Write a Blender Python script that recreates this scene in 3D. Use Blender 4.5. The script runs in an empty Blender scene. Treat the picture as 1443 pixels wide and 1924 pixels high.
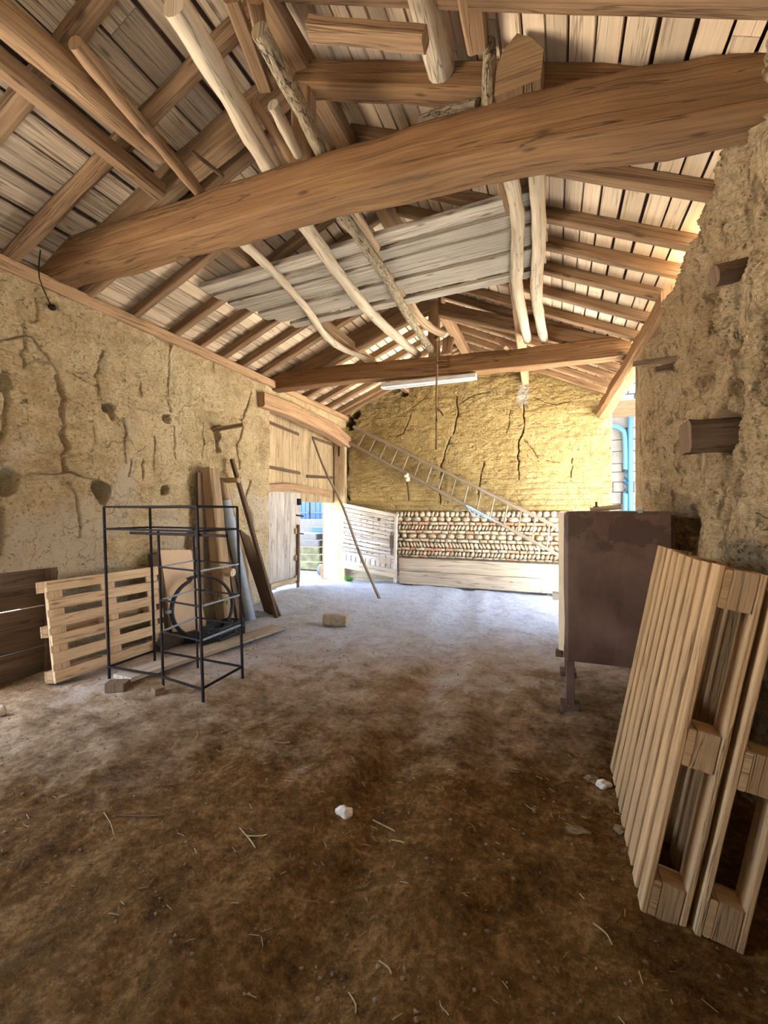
import bpy, bmesh, math, random
import numpy as np
from mathutils import Vector, Matrix, noise as mnoise

random.seed(7)
RNG = np.random.default_rng(11)
SC = bpy.context.scene
COL = SC.collection

# ------------------------------------------------------------------ camera frame
F = 820.0
CAMH = 1.5
YAW = math.atan2(325.0, F)
SN, CS = math.sin(YAW), math.cos(YAW)

def ray(px, py):
    u = (px - 721.5) / F
    return Vector((-SN + CS * u, CS + SN * u, (962 - py) / F))
def atX(px, py, X):
    d = ray(px, py); t = X / d.x
    return Vector((X, d.y * t, CAMH + d.z * t))
def atY(px, py, Y):
    d = ray(px, py); t = Y / d.y
    return Vector((d.x * t, Y, CAMH + d.z * t))
def atZ(px, py, z=0.0):
    d = ray(px, py); t = (z - CAMH) / d.z
    return Vector((d.x * t, d.y * t, z))

# ------------------------------------------------------------------ barn dimensions
XL, XR, YB, YF = -4.3, 0.87, 8.65, -2.6
RX, RZ = -1.65, 4.80          # ridge, underside of roof boards
EL, ER = 3.72, 3.62           # board underside at the two wall faces
PL = (RZ - EL) / (RX - XL)
PR = (RZ - ER) / (XR - RX)
def roof_z(x):
    return RZ - PL * (RX - x) if x < RX else RZ - PR * (x - RX)

# ------------------------------------------------------------------ numpy value noise
def _hash(ix, iy, seed):
    n = (ix.astype(np.int64) * 374761393 + iy.astype(np.int64) * 668265263 + seed * 1442695041) & 0xffffffff
    n = ((n ^ (n >> 13)) * 1274126177) & 0xffffffff
    return ((n ^ (n >> 16)) & 0xffff) / 65535.0
def vnoise(x, y, seed=0):
    x = np.asarray(x, float); y = np.asarray(y, float)
    ix = np.floor(x); iy = np.floor(y); fx = x - ix; fy = y - iy
    fx = fx * fx * (3 - 2 * fx); fy = fy * fy * (3 - 2 * fy)
    a = _hash(ix, iy, seed); b = _hash(ix + 1, iy, seed)
    c = _hash(ix, iy + 1, seed); d = _hash(ix + 1, iy + 1, seed)
    return (a + (b - a) * fx) * (1 - fy) + (c + (d - c) * fx) * fy - 0.5
def fbm(x, y, seed=0, oct=4, gain=0.5):
    s = 0; a = 1.0; f = 1.0
    for k in range(oct):
        s = s + a * vnoise(x * f, y * f, seed + 17 * k); a *= gain; f *= 2.03
    return s
def sstep(e0, e1, x):
    t = np.clip((x - e0) / (e1 - e0), 0, 1); return t * t * (3 - 2 * t)

def floor_h(x, y):
    x = np.asarray(x, float); y = np.asarray(y, float)
    h = 0.045 * fbm(x * 0.9, y * 0.7, 3, 2) + 0.03 * fbm(x * 3.2, y * 2.6, 8, 3)
    h = h + 0.018 * fbm(x * 9, y * 9, 31, 3)
    # wheel ruts that run in from the far opening
    c = -0.95 - 0.12 * (y - 3)
    h = h - 0.035 * np.exp(-((x - c) / 0.17) ** 2) + 0.022 * np.exp(-((x - c - 0.34) / 0.13) ** 2) + 0.02 * np.exp(-((x - c + 0.36) / 0.15) ** 2)
    c2 = -2.15 - 0.12 * (y - 3)
    h = h - 0.025 * np.exp(-((x - c2) / 0.2) ** 2) + 0.016 * np.exp(-((x - c2 - 0.4) / 0.15) ** 2)
    # earth banked up against the gate
    h = h + 0.10 * sstep(-3.4, -4.4, x) * sstep(5.0, 6.0, y) * sstep(8.6, 7.4, y)
    return h
def fh(x, y):
    return float(floor_h(x, y))

# ------------------------------------------------------------------ mesh builder
class MB:
    def __init__(s):
        s.v = []; s.f = []; s.uv = []; s.m = []
    def face(s, idx, uvs=None, m=0):
        s.f.append(tuple(idx)); s.m.append(m)
        s.uv.extend(uvs if uvs else [(0.0, 0.0)] * len(idx))
    def sweep(s, pts, prof, up=(0, 0, 1), scales=None, noise=0.0, nsc=4.0, caps=True, m=0, twist=0.0, closed=False, capm=None):
        pts = [Vector(p) for p in pts]; n = len(pts); k = len(prof)
        up = Vector(up); base = len(s.v); sd = random.uniform(0, 99); capm = m if capm is None else capm
        per = [0.0]
        for i in range(k):
            a, b = prof[i], prof[(i + 1) % k]
            per.append(per[-1] + math.hypot(a[0] - b[0], a[1] - b[1]))
        u0 = random.uniform(0, 40); v0 = random.uniform(0, 40); L = 0.0; lens = []
        for i, p in enumerate(pts):
            if closed:
                t = pts[(i + 1) % n] - pts[i - 1]
            else:
                t = pts[min(i + 1, n - 1)] - pts[max(i - 1, 0)]
            t.normalize()
            side = t.cross(up)
            if side.length < 1e-4: side = t.cross(Vector((1, 0.13, 0)))
            side.normalize(); u2 = side.cross(t).normalized()
            if twist:
                R = Matrix.Rotation(twist * i, 3, t); side = R @ side; u2 = R @ u2
            sc = scales[i] if scales else 1.0
            if i: L += (pts[i] - pts[i - 1]).length
            lens.append(L)
            for (a, b) in prof:
                q = p + side * (a * sc) + u2 * (b * sc)
                if noise:
                    r = (q - p)
                    q = q + r.normalized() * (noise * (mnoise.noise(q * nsc + Vector((sd, sd, 0))) + 0.5 * mnoise.noise(q * nsc * 3 + Vector((0, sd, sd)))))
                s.v.append(tuple(q))
        segs = n if closed else n - 1
        for i in range(segs):
            j = (i + 1) % n
            li = lens[i]; lj = lens[j] if j else L + (pts[0] - pts[-1]).length
            for a in range(k):
                b = (a + 1) % k
                s.face((base + i * k + a, base + i * k + b, base + j * k + b, base + j * k + a),
                       [(u0 + per[a], v0 + li), (u0 + per[a + 1], v0 + li), (u0 + per[a + 1], v0 + lj), (u0 + per[a], v0 + lj)], m)
        if caps and not closed:
            for ring, rev in ((0, True), (n - 1, False)):
                idx = [base + ring * k + a for a in range(k)]
                uvs = [(u0 + p[0], v0 + p[1] * 0.05) for p in prof]
                if rev: idx.reverse(); uvs.reverse()
                s.face(idx, uvs, capm)
        return s
    def bar(s, p0, p1, w, h, up=(0, 0, 1), noise=0.0, n=2, bev=None, m=0, bow=0.0, nsc=4.0, taper=1.0, capm=None):
        p0 = Vector(p0); p1 = Vector(p1)
        bev = min(w, h) * 0.08 if bev is None else bev
        prof = rrect(w, h, bev)
        pts = [p0.lerp(p1, i / (n - 1)) + Vector(up) * (bow * 4 * (i / (n - 1)) * (1 - i / (n - 1))) for i in range(n)]
        sc = [1 + (taper - 1) * i / (n - 1) for i in range(n)]
        return s.sweep(pts, prof, up, sc, noise, nsc, True, m, capm=capm)
    def log(s, pts, r, seg=12, noise=0.0, m=0, nsc=5.0, taper=1.0, sub=4, up=(0, 0, 1), wob=0.0, capm=None):
        P = smooth_path(pts, sub)
        if wob:
            sd = random.uniform(0, 50)
            P = [p + Vector((mnoise.noise(p * 1.7 + Vector((sd, 0, 0))), mnoise.noise(p * 1.7 + Vector((0, sd, 9))), mnoise.noise(p * 1.7 + Vector((5, 3, sd))))) * wob for p in P]
        n = len(P)
        sc = [1 + (taper - 1) * i / (n - 1) for i in range(n)]
        prof = [(r * math.cos(2 * math.pi * i / seg), r * math.sin(2 * math.pi * i / seg)) for i in range(seg)]
        return s.sweep(P, prof, up, sc, noise, nsc, True, m, capm=capm)
    def box(s, c, size, rot=None, m=0, bev=0.0):
        R = rot if rot is not None else Matrix.Identity(3)
        c = Vector(c); a = R @ Vector((0, 0, 1)); L = size[2]
        return s.sweep([c - a * L / 2, c + a * L / 2], rrect(size[0], size[1], bev) if bev else rect(size[0], size[1]), up=R @ Vector((0, 1, 0)), m=m)
    def blob(s, c, rad, rot=None, noise=0.2, sub=2, m=0, nsc=2.0):
        bm = bmesh.new(); bmesh.ops.create_icosphere(bm, subdivisions=sub, radius=1.0)
        base = len(s.v); sd = Vector((random.uniform(0, 90), random.uniform(0, 90), 0))
        R = rot if rot is not None else Matrix.Identity(3); c = Vector(c)
        for v in bm.verts:
            p = v.co * (1 + noise * mnoise.noise(v.co * nsc + sd))
            p = Vector((p.x * rad[0], p.y * rad[1], p.z * rad[2]))
            s.v.append(tuple(c + R @ p))
        bm.verts.index_update()
        for f in bm.faces:
            s.face([base + v.index for v in f.verts], [(v.co.x, v.co.z) for v in f.verts], m)
        bm.free(); return s
    def build(s, name, mats, parent=None, origin=None, smooth=35):
        me = bpy.data.meshes.new(name)
        vs = s.v
        if parent is not None and origin is None:
            origin = parent_origin(parent)
        if origin is None:
            xs = [v[0] for v in vs]; ys = [v[1] for v in vs]; zs = [v[2] for v in vs]
            origin = ((min(xs) + max(xs)) / 2, (min(ys) + max(ys)) / 2, min(zs))
        o = Vector(origin)
        me.from_pydata([(v[0] - o.x, v[1] - o.y, v[2] - o.z) for v in vs], [], s.f)
        uvl = me.uv_layers.new(name='UVMap')
        uvl.data.foreach_set('uv', [c for p in s.uv for c in p])
        me.polygons.foreach_set('material_index', s.m)
        for mt in (mats if isinstance(mats, (list, tuple)) else [mats]): me.materials.append(mt)
        me.update()
        if smooth:
            me.polygons.foreach_set('use_smooth', [True] * len(me.polygons))
            me.set_sharp_from_angle(angle=math.radians(smooth))
        ob = bpy.data.objects.new(name, me); COL.objects.link(ob)
        if parent is not None:
            ob.parent = parent
        else:
            ob.location = o
        return ob
def parent_origin(p):
    o = Vector((0, 0, 0))
    while p is not None:
        o = o + p.location; p = p.parent
    return o
def rect(w, h):
    return [(-w / 2, -h / 2), (w / 2, -h / 2), (w / 2, h / 2), (-w / 2, h / 2)]
def rrect(w, h, b):
    x, y = w / 2, h / 2
    return [(-x + b, -y), (0, -y), (x - b, -y), (x, -y + b), (x, 0), (x, y - b), (x - b, y), (0, y), (-x + b, y), (-x, y - b), (-x, 0), (-x, -y + b)]
def smooth_path(pts, sub):
    P = [Vector(p) for p in pts]
    if len(P) == 2:
        return [P[0].lerp(P[1], i / (sub * 2)) for i in range(sub * 2 + 1)]
    out = []
    for i in range(len(P) - 1):
        p0 = P[max(i - 1, 0)]; p1 = P[i]; p2 = P[i + 1]; p3 = P[min(i + 2, len(P) - 1)]
        for k in range(sub):
            t = k / sub
            out.append(0.5 * ((2 * p1) + (p2 - p0) * t + (2 * p0 - 5 * p1 + 4 * p2 - p3) * t * t + (3 * p1 - p0 - 3 * p2 + p3) * t ** 3))
    out.append(P[-1]); return out

LABELS = set()
def tag(o, label, cat, group=None, kind=None):
    if label:
        o['label'] = label
    if cat: o['category'] = cat
    if group: o['group'] = group
    if kind: o['kind'] = kind
    return o
def empty(name, loc, label, cat, group=None, kind=None):
    o = bpy.data.objects.new(name, None); COL.objects.link(o); o.location = loc
    o.empty_display_size = 0.1
    return tag(o, label, cat, group, kind)
def struct(o, label=None, cat=None):
    o['kind'] = 'structure'
    if label: o['label'] = label
    if cat: o['category'] = cat
    return o

# ------------------------------------------------------------------ materials
class NT:
    def __init__(s, name):
        s.mat = bpy.data.materials.new(name); s.mat.use_nodes = True
        s.t = s.mat.node_tree; s.t.nodes.clear()
        s.out = s.n('ShaderNodeOutputMaterial'); s.b = s.n('ShaderNodeBsdfPrincipled')
        s.l(s.b.outputs[0], s.out.inputs[0])
    def n(s, typ, **kw):
        nd = s.t.nodes.new(typ)
        for k, v in kw.items():
            if k in nd.bl_rna.properties: setattr(nd, k, v)
            else: nd.inputs[k].default_value = v
        return nd
    def l(s, a, b): s.t.links.new(a, b)
    def mapping(s, src, scale=(1, 1, 1), loc=(0, 0, 0)):
        mp = s.n('ShaderNodeMapping'); mp.inputs['Scale'].default_value = scale; mp.inputs['Location'].default_value = loc
        s.l(src, mp.inputs[0]); return mp.outputs[0]
    def noise(s, vec, scale, detail=4.0, rough=0.55, dist=0.0):
        nd = s.n('ShaderNodeTexNoise'); nd.inputs['Scale'].default_value = scale; nd.inputs['Detail'].default_value = detail
        nd.inputs['Roughness'].default_value = rough; nd.inputs['Distortion'].default_value = dist
        s.l(vec, nd.inputs['Vector']); return nd.outputs['Fac']
    def ramp(s, fac, stops):
        r = s.n('ShaderNodeValToRGB'); e = r.color_ramp.elements
        while len(e) < len(stops): e.new(0.5)
        for i, (p, c) in enumerate(stops):
            e[i].position = p; e[i].color = (c if len(c) == 4 else (*c, 1)) if isinstance(c, (tuple, list)) else (c, c, c, 1)
        s.l(fac, r.inputs[0]); return r.outputs[0]
    def mix(s, fac, a, b, mode='MIX'):
        m = s.n('ShaderNodeMix', data_type='RGBA', blend_type=mode)
        for sock, v in ((m.inputs[0], fac), (m.inputs[6], a), (m.inputs[7], b)):
            if hasattr(v, 'is_linked'): s.l(v, sock)
            elif isinstance(v, (tuple, list)): sock.default_value = (*v[:3], 1)
            else: sock.default_value = v
        return m.outputs[2]
    def math(s, op, a, b=0.0, clamp=False):
        m = s.n('ShaderNodeMath', operation=op); m.use_clamp = clamp
        for sock, v in ((m.inputs[0], a), (m.inputs[1], b)):
            if hasattr(v, 'is_linked'): s.l(v, sock)
            else: sock.default_value = v
        return m.outputs[0]
    def bump(s, height, strength, dist, prev=None):
        b = s.n('ShaderNodeBump'); b.inputs['Strength'].default_value = strength; b.inputs['Distance'].default_value = dist
        s.l(height, b.inputs['Height'])
        if prev is not None: s.l(prev, b.inputs['Normal'])
        return b.outputs[0]
    def finish(s, color, rough=0.85, normal=None, metallic=0.0, spec=0.3):
        if hasattr(color, 'is_linked'): s.l(color, s.b.inputs['Base Color'])
        else: s.b.inputs['Base Color'].default_value = (*color[:3], 1)
        if hasattr(rough, 'is_linked'): s.l(rough, s.b.inputs['Roughness'])
        else: s.b.inputs['Roughness'].default_value = rough
        s.b.inputs['Metallic'].default_value = metallic
        s.b.inputs['Specular IOR Level'].default_value = spec
        if normal is not None: s.l(normal, s.b.inputs['Normal'])
        return s.mat

def wood(name, light, dark, grain=26.0, along=1.3, var=0.35, bump=0.5, rough=0.8, knots=True, streak=None, checks=0.012):
    t = NT(name)
    tc = t.n('ShaderNodeTexCoord'); geo = t.n('ShaderNodeNewGeometry')
    uv = t.mapping(tc.outputs['UV'], (grain, along, 1))
    g1 = t.noise(uv, 1.0, 5.0, 0.62, 0.6)
    uv2 = t.mapping(tc.outputs['UV'], (grain * 3.2, along * 1.6, 1))
    g2 = t.noise(uv2, 1.0, 3.0, 0.6)
    big = t.noise(t.mapping(tc.outputs['UV'], (3.0, 1.1, 1)), 1.0, 3.0, 0.6)
    mid = tuple((a + b) / 2 for a, b in zip(light, dark))
    c = t.ramp(g1, [(0.30, dark), (0.48, mid), (0.62, light)])
    c = t.mix(0.55, c, t.ramp(g2, [(0.35, dark), (0.6, light)]))
    c = t.mix(t.ramp(big, [(0.35, 0.0), (0.75, 0.55)]), c, tuple(x * 0.62 for x in mid))
    if streak:
        c = t.mix(t.ramp(t.noise(t.mapping(tc.outputs['UV'], (6.0, 0.7, 1), (9, 3, 0)), 1.0, 3.0), [(0.45, 0.0), (0.7, 0.8)]), c, streak)
    rnd = geo.outputs['Random Per Island']
    c = t.mix(1.0, c, t.ramp(rnd, [(0.0, 1 - var), (1.0, 1.0 + var * 0.25)]), 'MULTIPLY')
    if knots:
        vo = t.n('ShaderNodeTexVoronoi'); vo.inputs['Scale'].default_value = 1.0
        t.l(t.mapping(tc.outputs['UV'], (7.0, 2.2, 1)), vo.inputs['Vector'])
        c = t.mix(t.ramp(vo.outputs['Distance'], [(0.05, 0.8), (0.13, 0.0)]), c, tuple(x * 0.45 for x in dark))
    ck = t.noise(t.mapping(tc.outputs['UV'], (grain * 0.55, along * 0.38, 1), (4, 7, 0)), 1.0, 4.0, 0.55, 0.3)
    line = t.ramp(t.math('ABSOLUTE', t.math('SUBTRACT', ck, 0.53)), [(0.0, 1.0), (checks, 0.0)])
    c = t.mix(t.math('MULTIPLY', line, 0.65), c, tuple(x * 0.28 for x in dark))
    h = t.math('SUBTRACT', t.math('ADD', g1, t.math('MULTIPLY', g2, 0.5)), line)
    return t.finish(c, rough, t.bump(h, bump, 0.01))

def plain(name, col, rough=0.6, metallic=0.0, nscale=20.0, namt=0.25, bump=0.15, spec=0.4):
    t = NT(name); tc = t.n('ShaderNodeTexCoord')
    f = t.noise(tc.outputs['Object'], nscale, 5.0, 0.6)
    c = t.ramp(f, [(0.3, tuple(x * (1 - namt) for x in col)), (0.7, tuple(min(1, x * (1 + namt * 0.5)) for x in col))])
    return t.finish(c, rough, t.bump(f, bump, 0.01), metallic, spec)

def pise(name, cols, patch=None, mortar=None, axis='x', fine=1.0, net=0.5, clump=0.0):
    """rammed earth: cols = dark, mid, light"""
    t = NT(name); tc = t.n('ShaderNodeTexCoord'); ob = tc.outputs['Object']
    sq = t.mapping(ob, (1, 1, 1.9))
    big = t.noise(ob, 0.9, 5.0, 0.6, 0.4)
    md = t.noise(sq, 5.0, 6.0, 0.68)
    fn = t.noise(sq, 34.0, 6.0, 0.72)
    gr = t.noise(ob, 120.0, 3.0, 0.6)
    c = t.ramp(t.math('ADD', t.math('MULTIPLY', big, 0.5), t.math('MULTIPLY', md, 0.5)), [(0.36, cols[0]), (0.5, cols[1]), (0.64, cols[2])])
    c = t.mix(t.ramp(fn, [(0.36, 0.6), (0.52, 0.0)]), c, tuple(x * 0.60 for x in cols[0]))
    c = t.mix(t.ramp(fn, [(0.55, 0.0), (0.72, 0.5)]), c, tuple(min(1, x * 1.12) for x in cols[2]))
    if clump:
        cl = t.noise(t.mapping(ob, (1, 1, 0.42)), 8.5, 6.0, 0.7, 0.5)
        c = t.mix(t.ramp(cl, [(0.37, clump), (0.48, 0.0)]), c, tuple(x * 0.42 for x in cols[0]))
        c = t.mix(t.ramp(cl, [(0.58, 0.0), (0.74, clump * 0.6)]), c, tuple(min(1, x * 1.1) for x in cols[2]))
    sep = t.n('ShaderNodeSeparateXYZ'); t.l(ob, sep.inputs[0])
    wb = t.math('ADD', t.math('MULTIPLY', sep.outputs[2], 15.0), t.math('MULTIPLY', t.noise(ob, 2.5, 4.0), 5.0))
    ly = t.math('ABSOLUTE', t.math('SUBTRACT', t.math('FRACT', wb), 0.5))
    lines = t.ramp(ly, [(0.0, 0.0), (0.09, 1.0)])
    if patch:   # remains of lime plaster low on the wall, with its own ragged outline
        pm = t.math('ADD', t.noise(ob, 1.6, 6.0, 0.65), t.math('MULTIPLY', sep.outputs[2], -0.16))
        c = t.mix(t.ramp(pm, [(0.22, 0.0), (0.30, 0.75)]), c, patch)
    if mortar:  # grey repair smeared over one crack
        vm = t.n('ShaderNodeVectorMath', operation='DISTANCE'); t.l(t.mapping(ob, (1.0, 0.2, 0.45)), vm.inputs[0])
        vm.inputs[1].default_value = (mortar[0], mortar[1] * 0.2, mortar[2] * 0.45)
        mm = t.math('ADD', vm.outputs['Value'], t.math('MULTIPLY', t.noise(ob, 9.0, 4.0), 0.16))
        c = t.mix(t.ramp(mm, [(0.17, 0.85), (0.20, 0.0)]), c, (0.42, 0.38, 0.32))
    vd = t.n('ShaderNodeVectorMath', operation='ADD'); nv = t.n('ShaderNodeTexNoise'); nv.inputs['Scale'].default_value = 6.0; nv.inputs['Detail'].default_value = 4.0
    t.l(ob, nv.inputs['Vector']); sc = t.n('ShaderNodeVectorMath', operation='SCALE'); sc.inputs['Scale'].default_value = 0.22; t.l(nv.outputs['Color'], sc.inputs[0])
    t.l(ob, vd.inputs[0]); t.l(sc.outputs[0], vd.inputs[1])
    vo = t.n('ShaderNodeTexVoronoi', feature='DISTANCE_TO_EDGE'); vo.inputs['Scale'].default_value = 4.2
    t.l(t.mapping(vd.outputs[0], (1, 1, 0.5)), vo.inputs['Vector'])
    gate_ = t.ramp(t.noise(ob, 1.7, 3.0), [(0.46, 0.0), (0.58, 1.0)])
    crk = t.math('MULTIPLY', t.ramp(vo.outputs['Distance'], [(0.006, 1.0), (0.020, 0.0)]), gate_)
    crk = t.math('MULTIPLY', crk, net)
    c = t.mix(crk, c, tuple(x * 0.30 for x in cols[0]))
    vp = t.n('ShaderNodeTexVoronoi'); vp.inputs['Scale'].default_value = 30.0; t.l(t.mapping(vd.outputs[0], (1, 1, 0.8)), vp.inputs['Vector'])
    pit = t.math('MULTIPLY', t.ramp(vp.outputs['Distance'], [(0.16, 1.0), (0.34, 0.0)]), t.ramp(t.noise(ob, 5.5, 4.0, 0.7), [(0.44, 0.0), (0.56, 1.0)]))
    c = t.mix(t.math('MULTIPLY', pit, 0.7), c, tuple(x * 0.42 for x in cols[0]))
    nrm = t.bump(fn, 1.0 * fine, 0.03)
    nrm = t.bump(md, 0.5 * fine, 0.04, nrm)
    nrm = t.bump(t.math('SUBTRACT', 1.0, t.math('MAXIMUM', crk, pit)), 0.8 * fine, 0.02, nrm)
    nrm = t.bump(lines, 0.35 * fine, 0.012, nrm)
    nrm = t.bump(gr, 0.35 * fine, 0.006, nrm)
    return t.finish(c, 0.95, nrm, spec=0.1)

M = {}
M['beam'] = wood('hewn_beam', (0.34, 0.185, 0.075), (0.105, 0.048, 0.016), 18, 0.9, 0.15, 0.8, streak=(0.22, 0.11, 0.045), checks=0.007)
M['rafter'] = wood('rafter_wood', (0.38, 0.235, 0.12), (0.17, 0.09, 0.04), 24, 1.0, 0.25, 0.6)
M['plate'] = wood('plate_wood', (0.52, 0.33, 0.18), (0.31, 0.175, 0.09), 20, 0.9, 0.12, 0.6)
M['pole'] = wood('peeled_pole', (0.66, 0.55, 0.39), (0.38, 0.28, 0.17), 20, 1.4, 0.2, 0.5)
M['bark'] = wood('bark_pole', (0.50, 0.40, 0.25), (0.14, 0.09, 0.045), 40, 14, 0.15, 1.6, knots=False)
M['board_new'] = wood('roof_board', (0.92, 0.73, 0.50), (0.74, 0.53, 0.32), 22, 1.0, 0.30, 0.35)
M['board_old'] = wood('weathered_board', (0.76, 0.61, 0.42), (0.30, 0.205, 0.115), 20, 0.9, 0.35, 0.8)
M['board_grey'] = wood('grey_plank', (0.60, 0.52, 0.40), (0.27, 0.21, 0.145), 26, 0.9, 0.25, 0.8)
M['gate'] = wood('gate_plank', (0.64, 0.49, 0.29), (0.33, 0.22, 0.11), 30, 1.6, 0.2, 0.9)
M['gate_pale'] = wood('bleached_plank', (0.72, 0.66, 0.58), (0.40, 0.34, 0.28), 30, 1.6, 0.15, 0.9)
M['base_board'] = wood('base_board_wood', (0.58, 0.49, 0.36), (0.40, 0.31, 0.21), 10, 0.6, 0.12, 0.5)
M['pallet'] = wood('pallet_wood', (0.76, 0.57, 0.36), (0.50, 0.34, 0.19), 26, 1.3, 0.2, 0.5)
M['pallet_dark'] = wood('pallet_wood_brown', (0.50, 0.33, 0.17), (0.30, 0.18, 0.085), 26, 1.3, 0.2, 0.5)
M['pallet_brown'] = wood('pallet_wood_warm', (0.50, 0.315, 0.155), (0.29, 0.165, 0.07), 26, 1.3, 0.2, 0.5)
M['dark_wood'] = wood('dark_wood', (0.20, 0.125, 0.07), (0.085, 0.05, 0.028), 24, 1.2, 0.3, 0.6)
M['post'] = wood('old_post', (0.50, 0.36, 0.21), (0.25, 0.155, 0.08), 20, 1.0, 0.2, 0.9)
M['ladder'] = wood('ladder_wood', (0.30, 0.235, 0.165), (0.17, 0.125, 0.08), 40, 1.4, 0.2, 0.5)
M['pise_left'] = pise('rammed_earth_left', clump=0.3, cols=((0.47, 0.335, 0.17), (0.68, 0.525, 0.295), (0.80, 0.65, 0.40)), patch=(0.66, 0.56, 0.41))
M['pise_back'] = pise('rammed_earth_back', ((0.31, 0.212, 0.082), (0.40, 0.29, 0.118), (0.47, 0.36, 0.172)), mortar=(-0.60, 8.6, 3.72))
M['pise_right'] = pise('rammed_earth_right', ((0.50, 0.33, 0.165), (0.68, 0.49, 0.27), (0.80, 0.62, 0.38)), fine=1.5, net=0.12, clump=0.85)
M['plaster_edge'] = plain('plaster_edge', (0.66, 0.55, 0.38), 0.9, 0, 12, 0.2, 0.3)
M['iron'] = plain('dark_iron', (0.018, 0.013, 0.012), 0.8, 0.0, 40, 0.4, 0.2, 0.12)
M['rust'] = plain('rusty_iron', (0.12, 0.07, 0.045), 0.8, 0.2, 40, 0.5, 0.3)
M['white_metal'] = plain('white_enamel', (0.80, 0.80, 0.78), 0.4, 0, 8, 0.06, 0.02)
M['pvc'] = plain('grey_pvc', (0.27, 0.32, 0.37), 0.5, 0, 14, 0.15, 0.05)
M['hose'] = plain('black_hose', (0.035, 0.04, 0.05), 0.45, 0, 20, 0.3, 0.1)
M['blue_tape'] = plain('pale_blue_tape', (0.35, 0.55, 0.70), 0.5)
M['black_plastic'] = plain('black_plastic', (0.02, 0.02, 0.022), 0.5)
M['card'] = plain('beige_board', (0.60, 0.44, 0.285), 0.85, 0, 5, 0.10, 0.05)
M['stone'] = plain('pale_stone', (0.62, 0.54, 0.42), 0.9, 0, 18, 0.3, 0.6)
M['cobble'] = None
M['twine'] = plain('rope_fibre', (0.22, 0.13, 0.06), 0.95, 0, 150, 0.4, 0.8)
M['leaf'] = plain('weed_leaf', (0.16, 0.34, 0.07), 0.7, 0, 30, 0.4, 0.1)
M['tile'] = plain('roof_tile_underside', (0.10, 0.055, 0.035), 0.95, 0, 12, 0.4, 0.3)
M['blue_paint'] = plain('blue_paint', (0.014, 0.055, 0.18), 0.55, 0, 12, 0.12, 0.05)
M['pipe_blue'] = plain('pale_blue_pipe', (0.02, 0.085, 0.16), 0.45, 0, 12, 0.08, 0.03)
M['render_wall'] = plain('pale_render', (0.09, 0.093, 0.097), 0.95, 0, 9, 0.15, 0.5)
M['straw'] = plain('straw', (0.34, 0.23, 0.105), 0.9, 0, 60, 0.4, 0.1)
M['clod'] = plain('earth_clod', (0.20, 0.125, 0.06), 0.95, 0, 30, 0.4, 0.6)
M['sack'] = plain('dark_sack', (0.06, 0.045, 0.03), 0.9, 0, 14, 0.4, 0.6)

def mat_cobble():
    t = NT('river_cobble'); tc = t.n('ShaderNodeTexCoord'); geo = t.n('ShaderNodeNewGeometry')
    f = t.noise(tc.outputs['Object'], 22.0, 5.0, 0.65)
    c = t.ramp(geo.outputs['Random Per Island'], [(0.0, (0.42, 0.32, 0.20)), (0.35, (0.54, 0.43, 0.28)), (0.7, (0.62, 0.53, 0.39)), (1.0, (0.46, 0.39, 0.30))])
    c = t.mix(t.ramp(f, [(0.35, 0.5), (0.6, 0.0)]), c, (0.30, 0.22, 0.13))
    return t.finish(c, 0.9, t.bump(f, 0.5, 0.015))
M['cobble'] = mat_cobble()
def mat_brick():
    t = NT('old_brick'); tc = t.n('ShaderNodeTexCoord'); geo = t.n('ShaderNodeNewGeometry')
    f = t.noise(tc.outputs['Object'], 30.0, 5.0, 0.65)
    c = t.ramp(geo.outputs['Random Per Island'], [(0.0, (0.44, 0.15, 0.07)), (0.5, (0.55, 0.22, 0.11)), (0.75, (0.56, 0.42, 0.27)), (1.0, (0.62, 0.50, 0.34))])
    c = t.mix(t.ramp(f, [(0.4, 0.45), (0.62, 0.0)]), c, (0.60, 0.48, 0.34))
    return t.finish(c, 0.95, t.bump(f, 0.5, 0.01))
M['brick'] = mat_brick()
def mat_tank():
    t = NT('brown_tank_paint'); tc = t.n('ShaderNodeTexCoord'); ob = tc.outputs['Object']
    f = t.noise(ob, 3.2, 6.0, 0.62, 0.5); g = t.noise(t.mapping(ob, (9, 9, 1.5)), 1.0, 5.0, 0.6)
    c = t.ramp(f, [(0.32, (0.055, 0.028, 0.018)), (0.5, (0.105, 0.055, 0.036)), (0.68, (0.15, 0.085, 0.058))])
    c = t.mix(t.ramp(g, [(0.5, 0.0), (0.75, 0.5)]), c, (0.17, 0.105, 0.075))
    sep = t.n('ShaderNodeSeparateXYZ'); t.l(ob, sep.inputs[0])
    st = t.math('ADD', t.noise(ob, 5.0, 5.0, 0.6), t.math('MULTIPLY', t.math('ABSOLUTE', t.math('SUBTRACT', sep.outputs[2], 1.36)), -1.3))
    c = t.mix(t.ramp(st, [(0.40, 0.0), (0.43, 0.75)]), c, (0.05, 0.024, 0.015))
    return t.finish(c, t.ramp(f, [(0.3, 0.42), (0.7, 0.68)]), t.bump(f, 0.2, 0.01), 0.0, 0.5)
M['tank'] = mat_tank()
M['cream'] = plain('cream_panel', (0.66, 0.54, 0.36), 0.6, 0, 6, 0.12, 0.05)

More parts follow.
